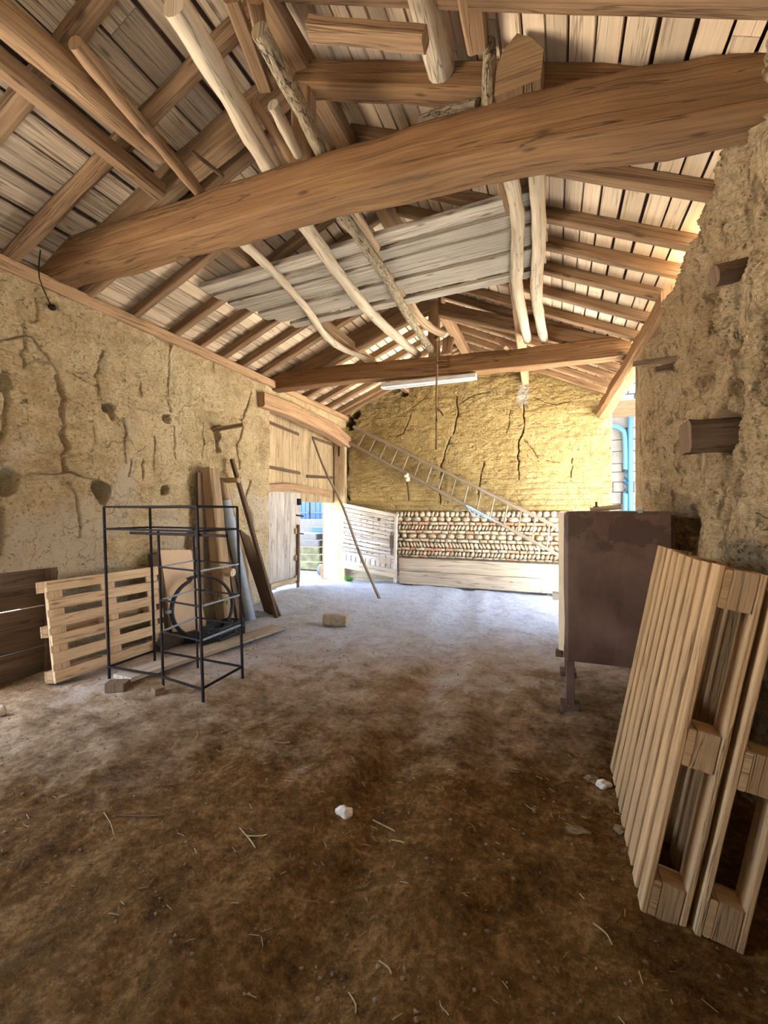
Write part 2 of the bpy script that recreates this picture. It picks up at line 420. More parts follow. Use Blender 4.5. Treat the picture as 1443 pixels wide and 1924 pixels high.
def mat_floor():
    t = NT('earth_floor'); tc = t.n('ShaderNodeTexCoord'); ob = tc.outputs['Object']
    big = t.noise(ob, 0.55, 5.0, 0.6, 0.6)
    md = t.noise(ob, 4.5, 6.0, 0.68)
    fn = t.noise(ob, 26.0, 6.0, 0.74)
    gr = t.noise(ob, 110.0, 4.0, 0.65)
    f = t.math('ADD', t.math('MULTIPLY', md, 0.45), t.math('MULTIPLY', fn, 0.55))
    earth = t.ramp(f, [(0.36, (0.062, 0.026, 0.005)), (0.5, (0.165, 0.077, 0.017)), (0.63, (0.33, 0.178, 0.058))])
    lit_floor = t.ramp(f, [(0.32, (0.37, 0.365, 0.36)), (0.47, (0.61, 0.645, 0.685)), (0.64, (0.76, 0.80, 0.84))])
    # light falloff painted in: pale at the lit back, dark earth in front
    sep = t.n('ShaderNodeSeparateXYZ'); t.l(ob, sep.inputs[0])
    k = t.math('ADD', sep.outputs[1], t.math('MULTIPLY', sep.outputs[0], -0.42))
    k = t.math('MAXIMUM', k, t.math('MULTIPLY', t.math('SUBTRACT', 0.9, sep.outputs[1]), 8.0))  # pale again behind the camera, to bounce more light up
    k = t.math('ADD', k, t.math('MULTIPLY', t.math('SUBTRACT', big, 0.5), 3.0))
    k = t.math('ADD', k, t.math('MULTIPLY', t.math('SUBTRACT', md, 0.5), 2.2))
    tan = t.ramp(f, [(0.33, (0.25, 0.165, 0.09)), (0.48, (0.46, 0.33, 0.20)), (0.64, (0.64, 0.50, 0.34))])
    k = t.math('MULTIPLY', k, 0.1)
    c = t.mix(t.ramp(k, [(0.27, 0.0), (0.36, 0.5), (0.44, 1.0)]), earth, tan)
    c = t.mix(t.ramp(k, [(0.40, 0.0), (0.60, 1.0)]), c, lit_floor)
    c = t.mix(t.ramp(gr, [(0.60, 0.0), (0.72, 0.5)]), c, (0.46, 0.36, 0.22))
    nrm = t.bump(fn, 1.0, 0.05)
    nrm = t.bump(md, 0.6, 0.08, nrm)
    nrm = t.bump(gr, 0.7, 0.010, nrm)
    return t.finish(c, 0.97, nrm, spec=0.08)
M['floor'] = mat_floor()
M['dim_ground'] = plain('outside_ground_dim', (0.13, 0.125, 0.12), 0.95, 0, 9, 0.4, 0.5)  # ground darkened beside the doorway, to cut light bounced onto its jamb
M['ground'] = plain('outside_ground', (0.42, 0.39, 0.35), 0.95, 0, 3, 0.25, 0.4)
SKY_STRENGTH, SUN_STRENGTH, EXPOSURE = 0.35, 22, 3.1

# ================================================================== SETTING
def seg_dist(U, Z, a, b):
    ax, az = a; bx, bz = b; dx, dz = bx - ax, bz - az
    t = np.clip(((U - ax) * dx + (Z - az) * dz) / (dx * dx + dz * dz + 1e-9), 0, 1)
    return np.hypot(U - ax - t * dx, Z - az - t * dz)
def carve(U, Z, D, cracks, holes):
    Uj = U + 0.035 * fbm(U * 9, Z * 9, 51, 3); Zj = Z + 0.03 * fbm(U * 9, Z * 9, 77, 3)
    for pts, w, dep in cracks:
        for a, b in zip(pts[:-1], pts[1:]):
            m = (U > min(a[0], b[0]) - .3) & (U < max(a[0], b[0]) + .3) & (Z > min(a[1], b[1]) - .3) & (Z < max(a[1], b[1]) + .3)
            if not m.any(): continue
            d = seg_dist(Uj[m], Zj[m], a, b)
            ww = w * (0.55 + 0.9 * (vnoise(U[m] * 7, Z[m] * 7, 5) + 0.5))
            D[m] = np.maximum(D[m], D[m] * 0.5 + 1.5 * dep * np.exp(-(d / (0.50 * ww)) ** 2))
    for (cu, cz, ru, rz, dep) in holes:
        m = (abs(U - cu) < ru * 2) & (abs(Z - cz) < rz * 2)
        if not m.any(): continue
        q = np.hypot((U[m] - cu) / ru, (Z[m] - cz) / rz) * (1 + 0.7 * fbm(U[m] * 9, Z[m] * 9, 63, 3))
        D[m] = np.maximum(D[m], 1.5 * dep * sstep(1.04, 0.90, q))
    return D
def grid_wall(name, mats, us, nz, z0, top, pos, disp, thick, skip=None, matf=None, parent=None):
    nu = len(us); us = np.asarray(us)
    tp = np.array([top(u) for u in us]); tt = np.linspace(0, 1, nz)
    U = np.repeat(us[:, None], nz, 1); Z = z0 + (tp[:, None] - z0) * tt[None, :]
    D = disp(U, Z)
    X, Y, ZZ = pos(U, Z, D)
    fr = np.stack([X, Y, ZZ], -1).reshape(-1, 3)
    Ub = np.repeat(us[:, None], 2, 1); Zb = np.stack([np.full(nu, z0), tp], 1)
    Xb, Yb, Zb2 = pos(Ub, Zb, np.full_like(Ub, thick))
    bk = np.stack([Xb, Yb, Zb2], -1).reshape(-1, 3)
    verts = np.concatenate([fr, bk]); nb = len(fr)
    faces = []; mi = []
    for i in range(nu - 1):
        for j in range(nz - 1):
            if skip is not None and skip(U[i, j], Z[i, j]): continue
            faces.append((i * nz + j, (i + 1) * nz + j, (i + 1) * nz + j + 1, i * nz + j + 1))
            mi.append(matf(U[i, j], Z[i, j]) if matf else 0)
        b0, b1 = nb + i * 2, nb + (i + 1) * 2
        faces.append((i * nz + nz - 1, (i + 1) * nz + nz - 1, b1 + 1, b0 + 1)); mi.append(0)
        if skip is None or not skip(U[i, 0], 0.2):
            faces.append((b0, b0 + 1, b1 + 1, b1)); mi.append(0)
    for i in (0, nu - 1):
        faces.append(tuple([i * nz + j for j in range(nz)] + [nb + i * 2 + 1, nb + i * 2])); mi.append(0)
    me = bpy.data.meshes.new(name)
    me.from_pydata(verts.tolist(), [], faces)
    for m in mats: me.materials.append(m)
    me.polygons.foreach_set('material_index', mi)
    me.polygons.foreach_set('use_smooth', [len(f) == 4 for f in faces])
    me.update()
    bm = bmesh.new(); bm.from_mesh(me); bmesh.ops.recalc_face_normals(bm, faces=bm.faces[:]); bm.to_mesh(me); bm.free()
    ob = bpy.data.objects.new(name, me); COL.objects.link(ob)
    if parent: ob.parent = parent
    return ob

def pxL(*pts): return [(lambda p: (p.y, p.z))(atX(x, y, XL)) for x, y in pts]
def pxB(*pts): return [(lambda p: (p.x, p.z))(atY(x, y, YB)) for x, y in pts]
def pxR(*pts): return [(lambda p: (p.y, p.z))(atX(x, y, XR)) for x, y in pts]

# ---- left wall
WL = [(pxL((111, 705), (123, 746), (124, 789), (119, 816), (126, 839), (121, 885)), .030, .13),
      (pxL((196, 660), (186, 682), (187, 738)), .016, .07), (pxL((321, 640), (315, 746), (322, 775)), .012, .06),
      (pxL((233, 785), (235, 868)), .014, .07), (pxL((291, 820), (289, 880)), .012, .06), (pxL((328, 800), (329, 862)), .012, .06),
      (pxL((386, 795), (380, 862)), .012, .06), (pxL((247, 860), (245, 898)), .012, .06), (pxL((270, 862), (270, 900)), .012, .06),
      (pxL((474, 735), (466, 765), (457, 790), (456, 816), (444, 835), (452, 880)), .020, .09),
      (pxL((470, 905), (462, 935), (472, 965), (480, 1000)), .026, .10),
      (pxL((46, 610), (49, 690)), .014, .06), (pxL((70, 560), (66, 610)), .01, .05),
      (pxL((134, 905), (146, 945), (148, 985), (150, 1010)), .016, .06),
      (pxL((0, 640), (60, 630), (112, 700)), .010, .04), (pxL((112, 690), (190, 730)), .008, .035),
      (pxL((230, 760), (310, 778), (400, 795)), .008, .03), (pxL((60, 890), (130, 888), (190, 905)), .010, .04),
      (pxL((405, 650), (400, 700)), .01, .05), (pxL((265, 720), (266, 745)), .01, .05), (pxL((175, 800), (178, 870)), .008, .04),
      (pxL((8, 700), (12, 760), (6, 830)), .03, .08), (pxL((4, 950), (8, 1000), (4, 1040)), .03, .10)]
def hl(x, y, ru, rz, dep):
    p = atX(x, y, XL); return (p.y, p.z, ru, rz, dep)
HLs = [hl(206, 768, .07, .055, .22), hl(212, 780, .03, .07, .12), hl(314, 787, .06, .05, .2), hl(193, 925, .11, .10, .3), hl(311, 921, .07, .055, .25),
       hl(410, 820, .07, .16, .10), hl(404, 806, .05, .05, .2), hl(14, 905, .10, .12, .16), hl(48, 753, .02, .02, .06), hl(98, 572, .05, .03, .1),
       hl(8, 720, .06, .08, .1), hl(392, 905, .06, .14, .1)]
def dispL(U, Z):
    D = 0.030 * fbm(U * 1.1, Z * 1.5, 2, 3) + 0.034 * fbm(U * 5, Z * 8, 9, 4, .62) + 0.022 * np.abs(fbm(U * 20, Z * 32, 19, 3))
    lf = (Z + 0.06 * fbm(U * 1.2, Z * 0.5, 44, 2)) / 0.82
    D = D + 0.025 * np.exp(-(((lf % 1.0) - 0.5) / 0.03) ** 2)
    D = D + 0.05 * sstep(1.25, 1.75, Z) * 0 + 0.05 * sstep(0.15, 0.5, fbm(U * 1.4, Z * 2.0, 101, 4)) * sstep(2.2, 1.6, Z)
    return carve(U, Z, D, WL, HLs)
usL = np.concatenate([np.linspace(YF, 1.9, 60), np.arange(1.91, 5.845, .0085), [5.85]])
wl = grid_wall('wall_left', [M['pise_left']], usL, 420, -0.1, lambda u: 3.53, lambda U, Z, D: (XL - D, U, Z), dispL, 0.55,
               skip=lambda u, z: (u < 2.64 and z < .99 and u > 0.6) or (-1.0 < u < 1.9 and z < 2.9))  # taller opening out of view, added to light the near walls and roof
struct(wl, 'left wall of cracked ochre rammed earth with putlog holes', 'wall')
mb = MB()
mb.box((XL - .28, 7.25, 3.45), (.5, 2.8, .18)); mb.box((XL - .42, 8.78, 1.75), (.35, .24, 3.5))
struct(mb.build('lintel_infill', M['pise_left'], wl, (0, 0, 0)))

# ---- low plank hatch at the near end of the left wall
door3 = empty('door_3', (XL - .2, 1.5, 0), 'low dark plank hatch with light between its boards, left of the big pallet', 'hatch', kind='structure')
mb = MB(); mb.bar((XL - .34, 1.9, 1.04), (XL - .34, 2.70, 1.04), .40, .10, noise=.006, n=8); mb.build('lintel', M['dark_wood'], door3)
mb = MB(); mb.bar((XL - .32, 2.70, -.05), (XL - .32, 2.70, 1.0), .12, .44, up=(1, 0, 0)); mb.build('jamb', M['dark_wood'], door3)
z = -0.09
mb = MB()
for k, w in enumerate((.16, .17, .19, .18, .18, .19)):
    mb.bar((XL - .20, 1.92, z + w / 2), (XL - .20, 2.66, z + w / 2), .03, w, noise=.002); z += w + (.007 if k in (1, 3) else .0015)
mb.build('board_panel', M['dark_wood'], door3)

# ---- back wall with cobble-and-brick base
CB = [(pxB((983, 760), (985, 800), (976, 830), (973, 862), (976, 900)), .018, .07), (pxB((858, 745), (860, 780), (852, 815)), .018, .06),
      (pxB((845, 820), (830, 870), (826, 920), (827, 948)), .016, .06), (pxB((909, 870), (902, 905), (895, 955)), .014, .06),
      (pxB((772, 780), (757, 815), (745, 820)), .012, .05), (pxB((1075, 860), (1074, 905)), .01, .05), (pxB((652, 850), (654, 880), (648, 915), (655, 940)), .03, .1),
      (pxB((800, 745), (770, 770)), .01, .05), (pxB((765, 905), (767, 940)), .012, .05), (pxB((958, 770), (956, 800), (950, 815)), .01, .04),
      (pxB((920, 735), (880, 745), (865, 760)), .01, .04), (pxB((1000, 745), (1040, 760), (1070, 755)), .01, .04), (pxB((985, 825), (1010, 860), (1050, 870)), .008, .03)]
def hb(x, y, ru, rz, dep):
    p = atY(x, y, YB); return (p.x, p.z, ru, rz, dep)
HB = [hb(657, 795, .10, .14, .25), hb(668, 780, .10, .09, .2), hb(760, 740, .09, .06, .12), hb(871, 967, .08, .06, .12), hb(766, 893, .05, .05, .08)]
def dispB(U, Z):
    D = 0.022 * fbm(U * 1.1, Z * 1.2, 202, 2) + 0.020 * fbm(U * 7, Z * 14, 209, 4, .65) + 0.018 * np.abs(fbm(U * 20, Z * 34, 219, 3))
    cz = (Z + 0.02 * fbm(U * 3, Z * 3, 244, 2)) / 0.105
    low = sstep(2.5, 1.7, Z)
    D = D + (0.006 + 0.012 * low) * np.exp(-(((cz % 1.0) - 0.5) / 0.09) ** 2)
    D = D + 0.045 * sstep(1.54, 1.50, Z + 0.02 * fbm(U * 4, Z, 3, 2))
    return carve(U, Z, D, CB, HB)
usB = np.concatenate([np.arange(-4.75, .90, .0125), [.905]])
M['mortar'] = plain('lime_mortar', (0.60, 0.50, 0.355), 0.95, 0, 30, 0.3, 0.7)
wb = grid_wall('wall_back', [M['pise_back'], M['mortar']], usB, 330, -0.1, lambda u: roof_z(min(max(u, XL), XR)) - .06,
               lambda U, Z, D: (U, YB + D, Z), dispB, 0.5, matf=lambda u, z: 1 if z < 1.50 + 0.03 * math.sin(u * 3) else 0)
struct(wb, 'yellow earth gable wall over a band of cobbles and red brick', 'wall')
st = MB(); bk = MB()
rows = [  # z centre, height, kind, lean
    (1.455, .105, 'small', .35), (1.352, .10, 'big', .0), (1.270, .050, 'brick', 0), (1.182, .105, 'herring', .5), (1.096, .050, 'mix', 0),
    (1.008, .105, 'big', .0), (.925, .050, 'mix2', 0), (.828, .115, 'herring', -.55), (.742, .050, 'mix', 0), (.655, .10, 'herring', .5), (.592, .03, 'mix2', 0)]
for z, h, kind, lean in rows:
    x = -4.3 + random.uniform(0, .1)
    while x < .93:
        if kind in ('brick', 'mix', 'mix2'):
            w = random.uniform(.10, .23)
            isb = random.random() < {'brick': .85, 'mix': .5, 'mix2': .2}[kind]
            (bk if isb else st).box((x + w / 2, YB - .004 + random.uniform(-.012, .012), z + random.uniform(-.004, .004)), (w - .016, .11, h * .9),
                                    Matrix.Rotation(random.uniform(-.04, .04), 3, 'Y'), bev=.006)
            x += w
        else:
            w = {'small': random.uniform(.07, .13), 'big': random.uniform(.11, .22), 'herring': random.uniform(.055, .095)}[kind]
            ln = lean * random.uniform(.7, 1.3)
            hh = h * (.56 if kind != 'herring' else .60)
            st.blob((x + w / 2, YB + .012 + random.uniform(-.012, .012), z), (w * .50, .06, hh), Matrix.Rotation(ln, 3, 'Y'), noise=.22, sub=2)
            x += w * (1.04 if kind != 'herring' else 1.02)
o = st.build('cobble_course', M['cobble'], wb, (0, 0, 0), smooth=60); struct(o)
o = bk.build('brick_course', M['brick'], wb, (0, 0, 0)); struct(o)

# ---- right wall
HRs = []
def hr(x, y, ru, rz, dep):
    p = atX(x, y, XR); return (p.y, p.z, ru, rz, dep)
HRs = [hr(1385, 500, .11, .10, .14), hr(1345, 812, .18, .15, .20), hr(1308, 610, .10, .10, .10), hr(1316, 560, .12, .07, .10), hr(1298, 665, .08, .10, .06),
       hr(1402, 735, .05, .05, .10), hr(1250, 860, .08, .07, .06), hr(1282, 985, .22, .13, .10), hr(1365, 560, .04, .12, .08), hr(1250, 683, .06, .05, .1)]
CR = [(pxR((1313, 540), (1300, 590), (1316, 640), (1296, 700)), .075, .16), (pxR((1365, 540), (1363, 640), (1368, 740), (1372, 790)), .045, .13), (pxR((1420, 600), (1424, 700)), .06, .12),
      (pxR((1275, 690), (1280, 740)), .04, .10), (pxR((1203, 700), (1202, 800), (1200, 900), (1203, 940)), .012, .05), (pxR((1340, 880), (1340, 960)), .04, .10),
      (pxR((1230, 690), (1233, 760), (1230, 830)), .014, .04), (pxR((1385, 900), (1380, 1000)), .05, .10), (pxR((1410, 250), (1400, 330), (1405, 420)), .06, .12)]
def dispR(U, Z):
    k = sstep(5.9, 5.0, U)
    D = k * (0.10 * fbm(U * 1.6, Z * 0.8, 302, 3) + 0.10 * fbm(U * 6, Z * 3.6, 309, 4, .62) + 0.045 * np.abs(fbm(U * 22, Z * 13, 319, 4, .6)))
    D = D + 0.008 * fbm(U * 20, Z * 20, 330, 3)
    D = D + 0.10 * sstep(1.45, 1.2, Z) * sstep(3.0, 2.7, U) + .02 * k
    return carve(U, Z, D, CR, HRs)
def topR(y):
    return 3.60 - .33 * float(sstep(3.0, 4.7, y))
usR = np.concatenate([np.linspace(YF, 1.7, 40), np.arange(1.71, 5.945, .0125), [5.95]])
wr = grid_wall('wall_right', [M['pise_right']], usR, 300, -0.1, topR, lambda U, Z, D: (XR + D, U, Z), dispR, 0.5,
               skip=lambda u, z: -1.3 < u < -.45 and z < 2.1)   # opening added behind the viewer to let light in
struct(wr, 'rough brown rammed earth wall on the right, close by', 'wall')
mb = MB(); mb.box((XR + .24, 5.965, 1.60), (.47, .035, 3.3), bev=.008)
struct(mb.build('plaster_reveal', M['plaster_edge'], wr, (0, 0, 0)))

# ---- wall behind the camera
mb = MB()
mb.box((-1.7, YF - .2, 2.4), (5.9, .4, 4.9))
struct(mb.build('wall_front', M['pise_left'], None, (0, 0, 0)), 'earth wall behind the viewer', 'wall')

# ---- floor and outside ground
xs = np.concatenate([np.arange(-5.2, -3.0, .04), np.arange(-3.0, 1.6, .022), np.arange(1.6, 2.4, .06)])
ys = np.concatenate([np.arange(-2.6, .7, .08), np.arange(.7, 4.5, .022), np.arange(4.5, 9.3, .035)])
X, Y = np.meshgrid(xs, ys, indexing='ij')
Z = floor_h(X, Y)
vs = np.stack([X, Y, Z], -1).reshape(-1, 3)
nx, ny = X.shape
I = (np.arange(nx - 1)[:, None] * ny + np.arange(ny - 1)[None, :]).ravel()
fs = np.stack([I, I + ny, I + ny + 1, I + 1], 1)
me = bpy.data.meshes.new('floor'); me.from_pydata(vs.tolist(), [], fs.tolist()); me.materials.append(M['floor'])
me.polygons.foreach_set('use_smooth', [True] * len(fs)); me.update()
fl = bpy.data.objects.new('floor', me); COL.objects.link(fl)
struct(fl, 'bare earth floor, painted pale at the lit back and dark brown in the dim front', 'floor')
mb = MB()
for (x0, x1, y0, y1) in ((-40, -5.0, -30, 5.5), (-40, -5.0, 5.5, 40), (2.2, 40, -30, 40), (-5.0, 2.2, 9.1, 40), (-5.0, 2.2, -30, -2.55)):
    mb.face([len(mb.v) + k for k in range(4)], m=1 if y0 == 5.5 else 0); mb.v += [(x0, y0, -.03), (x1, y0, -.03), (x1, y1, -.03), (x0, y1, -.03)]
struct(mb.build('floor_outside', [M['ground'], M['dim_ground']], None, (0, 0, 0)), 'pale ground outside the barn', 'ground')

# ---- roof boards and tiles (the ceiling), two slopes
def slope_boards(side):
    mb = MB()
    eave = XL - .45 if side < 0 else XR + .14
    L = math.hypot(RX - eave, (RX - eave) * (PL if side < 0 else PR))
    p = PL if side < 0 else PR
    ca, sa = 1 / math.sqrt(1 + p * p), p / math.sqrt(1 + p * p)
    def at(s, y, lift=0.0):  # s = distance up from the eave
        if side < 0: return Vector((eave + s * ca - lift * sa, y, roof_z(eave) + s * sa + lift * ca))
        return Vector((eave - s * ca + lift * sa, y, roof_z(eave) + s * sa + lift * ca))
    nrm = Vector((-sa if side < 0 else sa, 0, ca))
    zones = [(YF, 2.72, 'old'), (2.74, 8.72, 'newold')] if side < 0 else [(YF, 8.72, 'new')]
    for (y0, y1, zk) in zones:
        s = 0.02
        while s < L - .03:
            w = {'old': random.uniform(.16, .25), 'newold': random.uniform(.10, .15), 'new': random.uniform(.105, .145)}[zk]
            gap = {'old': random.uniform(.012, .045), 'newold': random.uniform(.008, .022), 'new': random.uniform(.010, .026)}[zk]
            w = min(w, L - s)
            y = y0
            while y < y1 - .02:
                ln = random.uniform(1.7, 3.3); ye = min(y1, y + ln)
                if y1 - ye < .5: ye = y1
                j = .006 if zk == 'old' else .002
                a = at(s + w / 2, y, .012 + random.uniform(0, j)); b = at(s + w / 2, ye - .004, .012 + random.uniform(0, j))
                mi = 1 if zk == 'old' or (zk == 'newold' and s < 1.0 and random.random() < .6) else 0
                n = max(2, int((ye - y) / .35)) if zk == 'old' else 2
                yy = [(a.lerp(b, i / (n - 1))) for i in range(n)]
                mb.sweep(yy, rect(w, .022), up=nrm, noise=.007 if zk == 'old' else 0, nsc=3, m=mi)
                y = ye
            s += w + gap
    o = mb.build('ceiling' if side < 0 else 'ceiling', [M['board_new'], M['board_old']], None, (0, 0, 0))
    # tile bed over the boards, with one slipped tile letting the sky in on the right slope
    tb = MB(); rows = 10
    hole = atPlaneR(712, 195)
    y0, y1 = YF - .1, 8.95
    def quad(sA, sB, yA, yB):
        k = len(tb.v)
        for lift in (.05, .08):
            tb.v += [tuple(at(sA, yA, lift)), tuple(at(sB, yA, lift)), tuple(at(sB, yB, lift)), tuple(at(sA, yB, lift))]
        tb.face([k, k + 1, k + 2, k + 3]); tb.face([k + 7, k + 6, k + 5, k + 4])
        for a in range(4):
            b = (a + 1) % 4; tb.face([k + a, k + 4 + a, k + 4 + b, k + b])
    if side < 0:
        quad(0, L + .05, y0, y1)
    else:
        sh = (eave - hole.x) / ca; r = .035
        quad(0, sh - r, y0, y1); quad(sh + r, L + .05, y0, y1); quad(sh - r, sh + r, y0, hole.y - .03); quad(sh - r, sh + r, hole.y + .03, y1)
    tb.build('tile_bed', M['tile'], o, (0, 0, 0), smooth=0)
    return o
def atPlaneR(px, py, off=0.0):
    d = ray(px, py)  # z = RZ - PR (x-RX) - off
    t = (RZ - off + PR * RX - CAMH) / (d.z + PR * d.x)
    return d * t + Vector((0, 0, CAMH))
def atPlaneL(px, py, off=0.0):
    d = ray(px, py)  # z = RZ + PL (x - RX) - off
    t = (RZ - off - PL * RX - CAMH) / (d.z - PL * d.x)
    return d * t + Vector((0, 0, CAMH))
struct(slope_boards(-1), 'underside of the left roof slope, boards grey and worn', 'roof')
struct(slope_boards(1), 'underside of the right roof slope, pale even boards', 'roof')

# ================================================================== TIMBER FRAME
ORD = ['first', 'second', 'third', 'fourth', 'fifth', 'sixth', 'seventh', 'eighth', 'ninth', 'tenth', 'eleventh', 'twelfth', 'thirteenth', 'fourteenth', 'fifteenth', 'sixteenth', 'seventeenth', 'eighteenth']
yR = [1.62, 2.18, 2.90, 3.36, 3.92, 4.34, 4.80, 5.34, 5.86, 6.30, 6.72, 7.15, 7.58, 8.02, 8.50]
yL = [1.15, 1.71, 2.27, 2.92, 3.43, 3.98, 4.38, 4.80, 5.20, 5.64, 6.10, 6.55, 7.00, 7.45, 7.88, 8.30, 8.56]
RD = .10  # rafter depth
for i, y in enumerate(reversed(yR)):
    xe = XR + .10
    w = random.uniform(.075, .09); big = y < 2.5
    if big: w = .13
    d = RD + (.03 if big else 0)
    mb = MB(); mb.bar((RX + .02, y + random.uniform(-.03, .03), roof_z(RX) - d / 2 - .015), (xe, y, roof_z(xe) - d / 2 - .004), w, d, noise=.006, n=10, bow=random.uniform(-.012, .004), bev=.008, nsc=3)
    o = mb.build('rafter', M['rafter'])
    side = 'above the nearest stretch of right wall' if big else 'on the right roof slope'
    tag(o, f'{ORD[i]} brown squared rafter from the back gable, {side}', 'rafter', 'rafters of the right roof slope')
for i, y in enumerate(reversed(yL)):
    near = y < 3.0
    d = .12 if near else RD
    xe = XL - .35
    mb = MB()
    a = Vector((RX - .02, y + random.uniform(-.03, .03), roof_z(RX) - d / 2 - .015)); b = Vector((xe, y, roof_z(xe) - d / 2 - .004))
    if near: mb.log([a, a.lerp(b, .5) + Vector((0, random.uniform(-.03, .03), 0)), b], .062, 10, noise=.012, nsc=3, sub=6)
    else: mb.bar(a, b, random.uniform(.075, .095), d, noise=.007, n=10, bev=.01, nsc=3)
    o = mb.build('rafter', M['rafter'])
    tag(o, f'{ORD[i]} {"round log" if near else "squared"} rafter from the back gable on the left roof slope', 'rafter', 'rafters of the left roof slope')

def thing(mb, name, mats, label, cat, group=None, **kw):
    return tag(mb.build(name, mats, None, **kw), label, cat, group)

# ridge beam
mb = MB(); mb.bar((RX, YF, 4.62), (RX, 8.75, 4.62), .15, .16, noise=.012, n=40, bev=.02, nsc=2)
thing(mb, 'ridge_beam', M['rafter'], 'long ridge beam running under the peak of the roof', 'beam')
# wall plates
mb = MB(); mb.bar((XL - .10, YF, 3.575), (XL - .10, 5.95, 3.575), .30, .115, noise=.010, n=60, bev=.012, nsc=2)
thing(mb, 'wall_plate', M['plate'], 'reddish wall plate along the top of the left earth wall', 'beam')
mb = MB(); mb.bar((XL - .12, 5.97, 3.585), (XL - .12, 8.9, 3.56), .26, .10, noise=.010, n=20, bev=.012, nsc=2)
thing(mb, 'wall_plate', M['plate'], 'upper plate above the curved lintel of the gate', 'beam')
mb = MB(); mb.bar((.98, 4.55, 3.40), (.75, 8.62, 3.27), .22, .23, noise=.018, n=30, bev=.05, nsc=2.0)
thing(mb, 'wall_plate', M['beam'], 'thick plate spanning the right-hand opening to the back gable', 'beam')
# curved lintel over the gate
mb = MB(); mb.sweep([(XL + .02, 5.55, 3.24), (XL + .02, 6.3, 3.25), (XL + .0, 7.1, 3.22), (XL - .0, 7.8, 3.17), (XL - .02, 8.3, 3.10), (XL - .02, 8.63, 3.03)], rrect(.24, .25, .03), noise=.015, nsc=3,
                    scales=[.95, 1, 1.05, 1.1, 1.05, 1])
thing(mb, 'lintel_beam', M['plate'], 'sagging curved lintel beam over the plank gate', 'beam')

# tie beams
def tie(label, pts, hw, hh, noise):
    mb = MB(); P = smooth_path(pts, 8)
    n = len(P)
    x, y, c = hw * .92, hh * .92, min(hw, hh) * .30
    prof = [(-x + c, -y), (-x * .3, -y * 1.02), (x * .3, -y * 1.02), (x - c * .7, -y), (x * .97, -y + c * .3), (x, -y + c), (x * 1.04, -y * .2), (x * 1.04, y * .3), (x, y - c), (x - c * .4, y - c * .4), (x - c, y), (0, y * 1.05), (-x + c, y), (-x + c * .4, y - c * .4), (-x, y - c), (-x * 1.04, y * .3), (-x * 1.04, -y * .2), (-x, -y + c), (-x * .97, -y + c * .3)]
    mb.sweep(P, prof, noise=noise, nsc=2.4, scales=[1.0 + .06 * mnoise.noise(p * 1.3) for p in P])
    return thing(mb, 'tie_beam', M['beam'], label, 'beam')
tie('huge hewn tie beam crossing the barn nearest the viewer', [(XL - .15, 2.66, 3.77), (-3.4, 2.66, 3.77), (-2.3, 2.66, 3.76), (-1.2, 2.66, 3.735), (-.2, 2.64, 3.665), (.5, 2.64, 3.575), (XR + .16, 2.64, 3.50)], .15, .165, .022)
tie('smaller tie beam above the strip light near the back gable', [(XL - .1, 6.05, 3.62), (-3.0, 6.12, 3.64), (-1.4, 6.2, 3.60), (-.2, 6.25, 3.58), (XR - .02, 6.32, 3.60)], .12, .145, .014)

# trusses: principals and king posts
def beam(name, a, b, w, h, mat, label, cat='beam', noise=.012, n=12, bev=.015, group=None, bow=0.0):
    mb = MB(); mb.bar(a, b, w, h, noise=noise, n=n, bev=bev, nsc=2.5, bow=bow)
    return thing(mb, name, M[mat], label, cat, group)
beam('principal_rafter', (-4.0, 2.66, 3.80), (-1.72, 2.66, 4.60), .13, .24, 'rafter', 'left principal rafter rising from the nearest tie beam to the ridge')
beam('principal_rafter', (-1.68, 2.66, 4.56), (.55, 2.70, 3.73), .15, .17, 'beam', 'right principal rafter above the nearest tie beam')
beam('principal_rafter', (-4.1, 6.1, 3.72), (-1.72, 6.15, 4.50), .14, .20, 'rafter', 'left principal rafter above the far tie beam')
beam('principal_rafter', (-1.6, 6.2, 4.44), (.60, 6.3, 3.66), .14, .17, 'rafter', 'right principal rafter above the far tie beam')
beam('king_post', (-1.66, 2.66, 3.86), (-1.66, 2.66, 4.56), .14, .14, 'rafter', 'king post on the nearest tie beam, behind the bark pole')
beam('king_post', (-1.66, 6.18, 3.70), (-1.66, 6.18, 4.56), .16, .16, 'rafter', 'king post on the far tie beam, behind the rope', noise=.006)
# purlins
beam('purlin', (-.34, 2.75, 4.10), (-.56, 8.72, 3.99), .13, .17, 'plate', 'orange-brown purlin of the right slope, its cut end bedded in the back gable')
beam('purlin', (-.30, .2, 4.00), (-.42, 2.50, 4.16), .12, .12, 'plate', 'brown squared purlin at the top edge, right of the pale log')
mb = MB(); mb.log([(-.60, .2, 4.28), (-.66, 2.72, 4.20)], .085, 14, noise=.014, taper=1.0)
thing(mb, 'purlin_log', M['pole'], 'pale round log running towards the viewer at the top of the roof', 'log')
mb = MB(); mb.bar((-2.97, .2, 4.06), (-2.94, 2.58, 4.06), .12, .13, noise=.012, n=12, bev=.02)
thing(mb, 'purlin', M['rafter'], 'squared purlin of the left slope ending at the near truss', 'beam')
mb = MB(); mb.log([(-2.80, .2, 4.13), (-2.74, 2.40, 4.18)], .092, 14, noise=.016)
thing(mb, 'purlin_log', M['rafter'], 'thick round log beside the left squared purlin', 'log')
beam('purlin', (-2.95, 2.75, 4.05), (-2.92, 8.7, 4.05), .11, .12, 'rafter', 'long purlin of the left slope beyond the near tie beam')

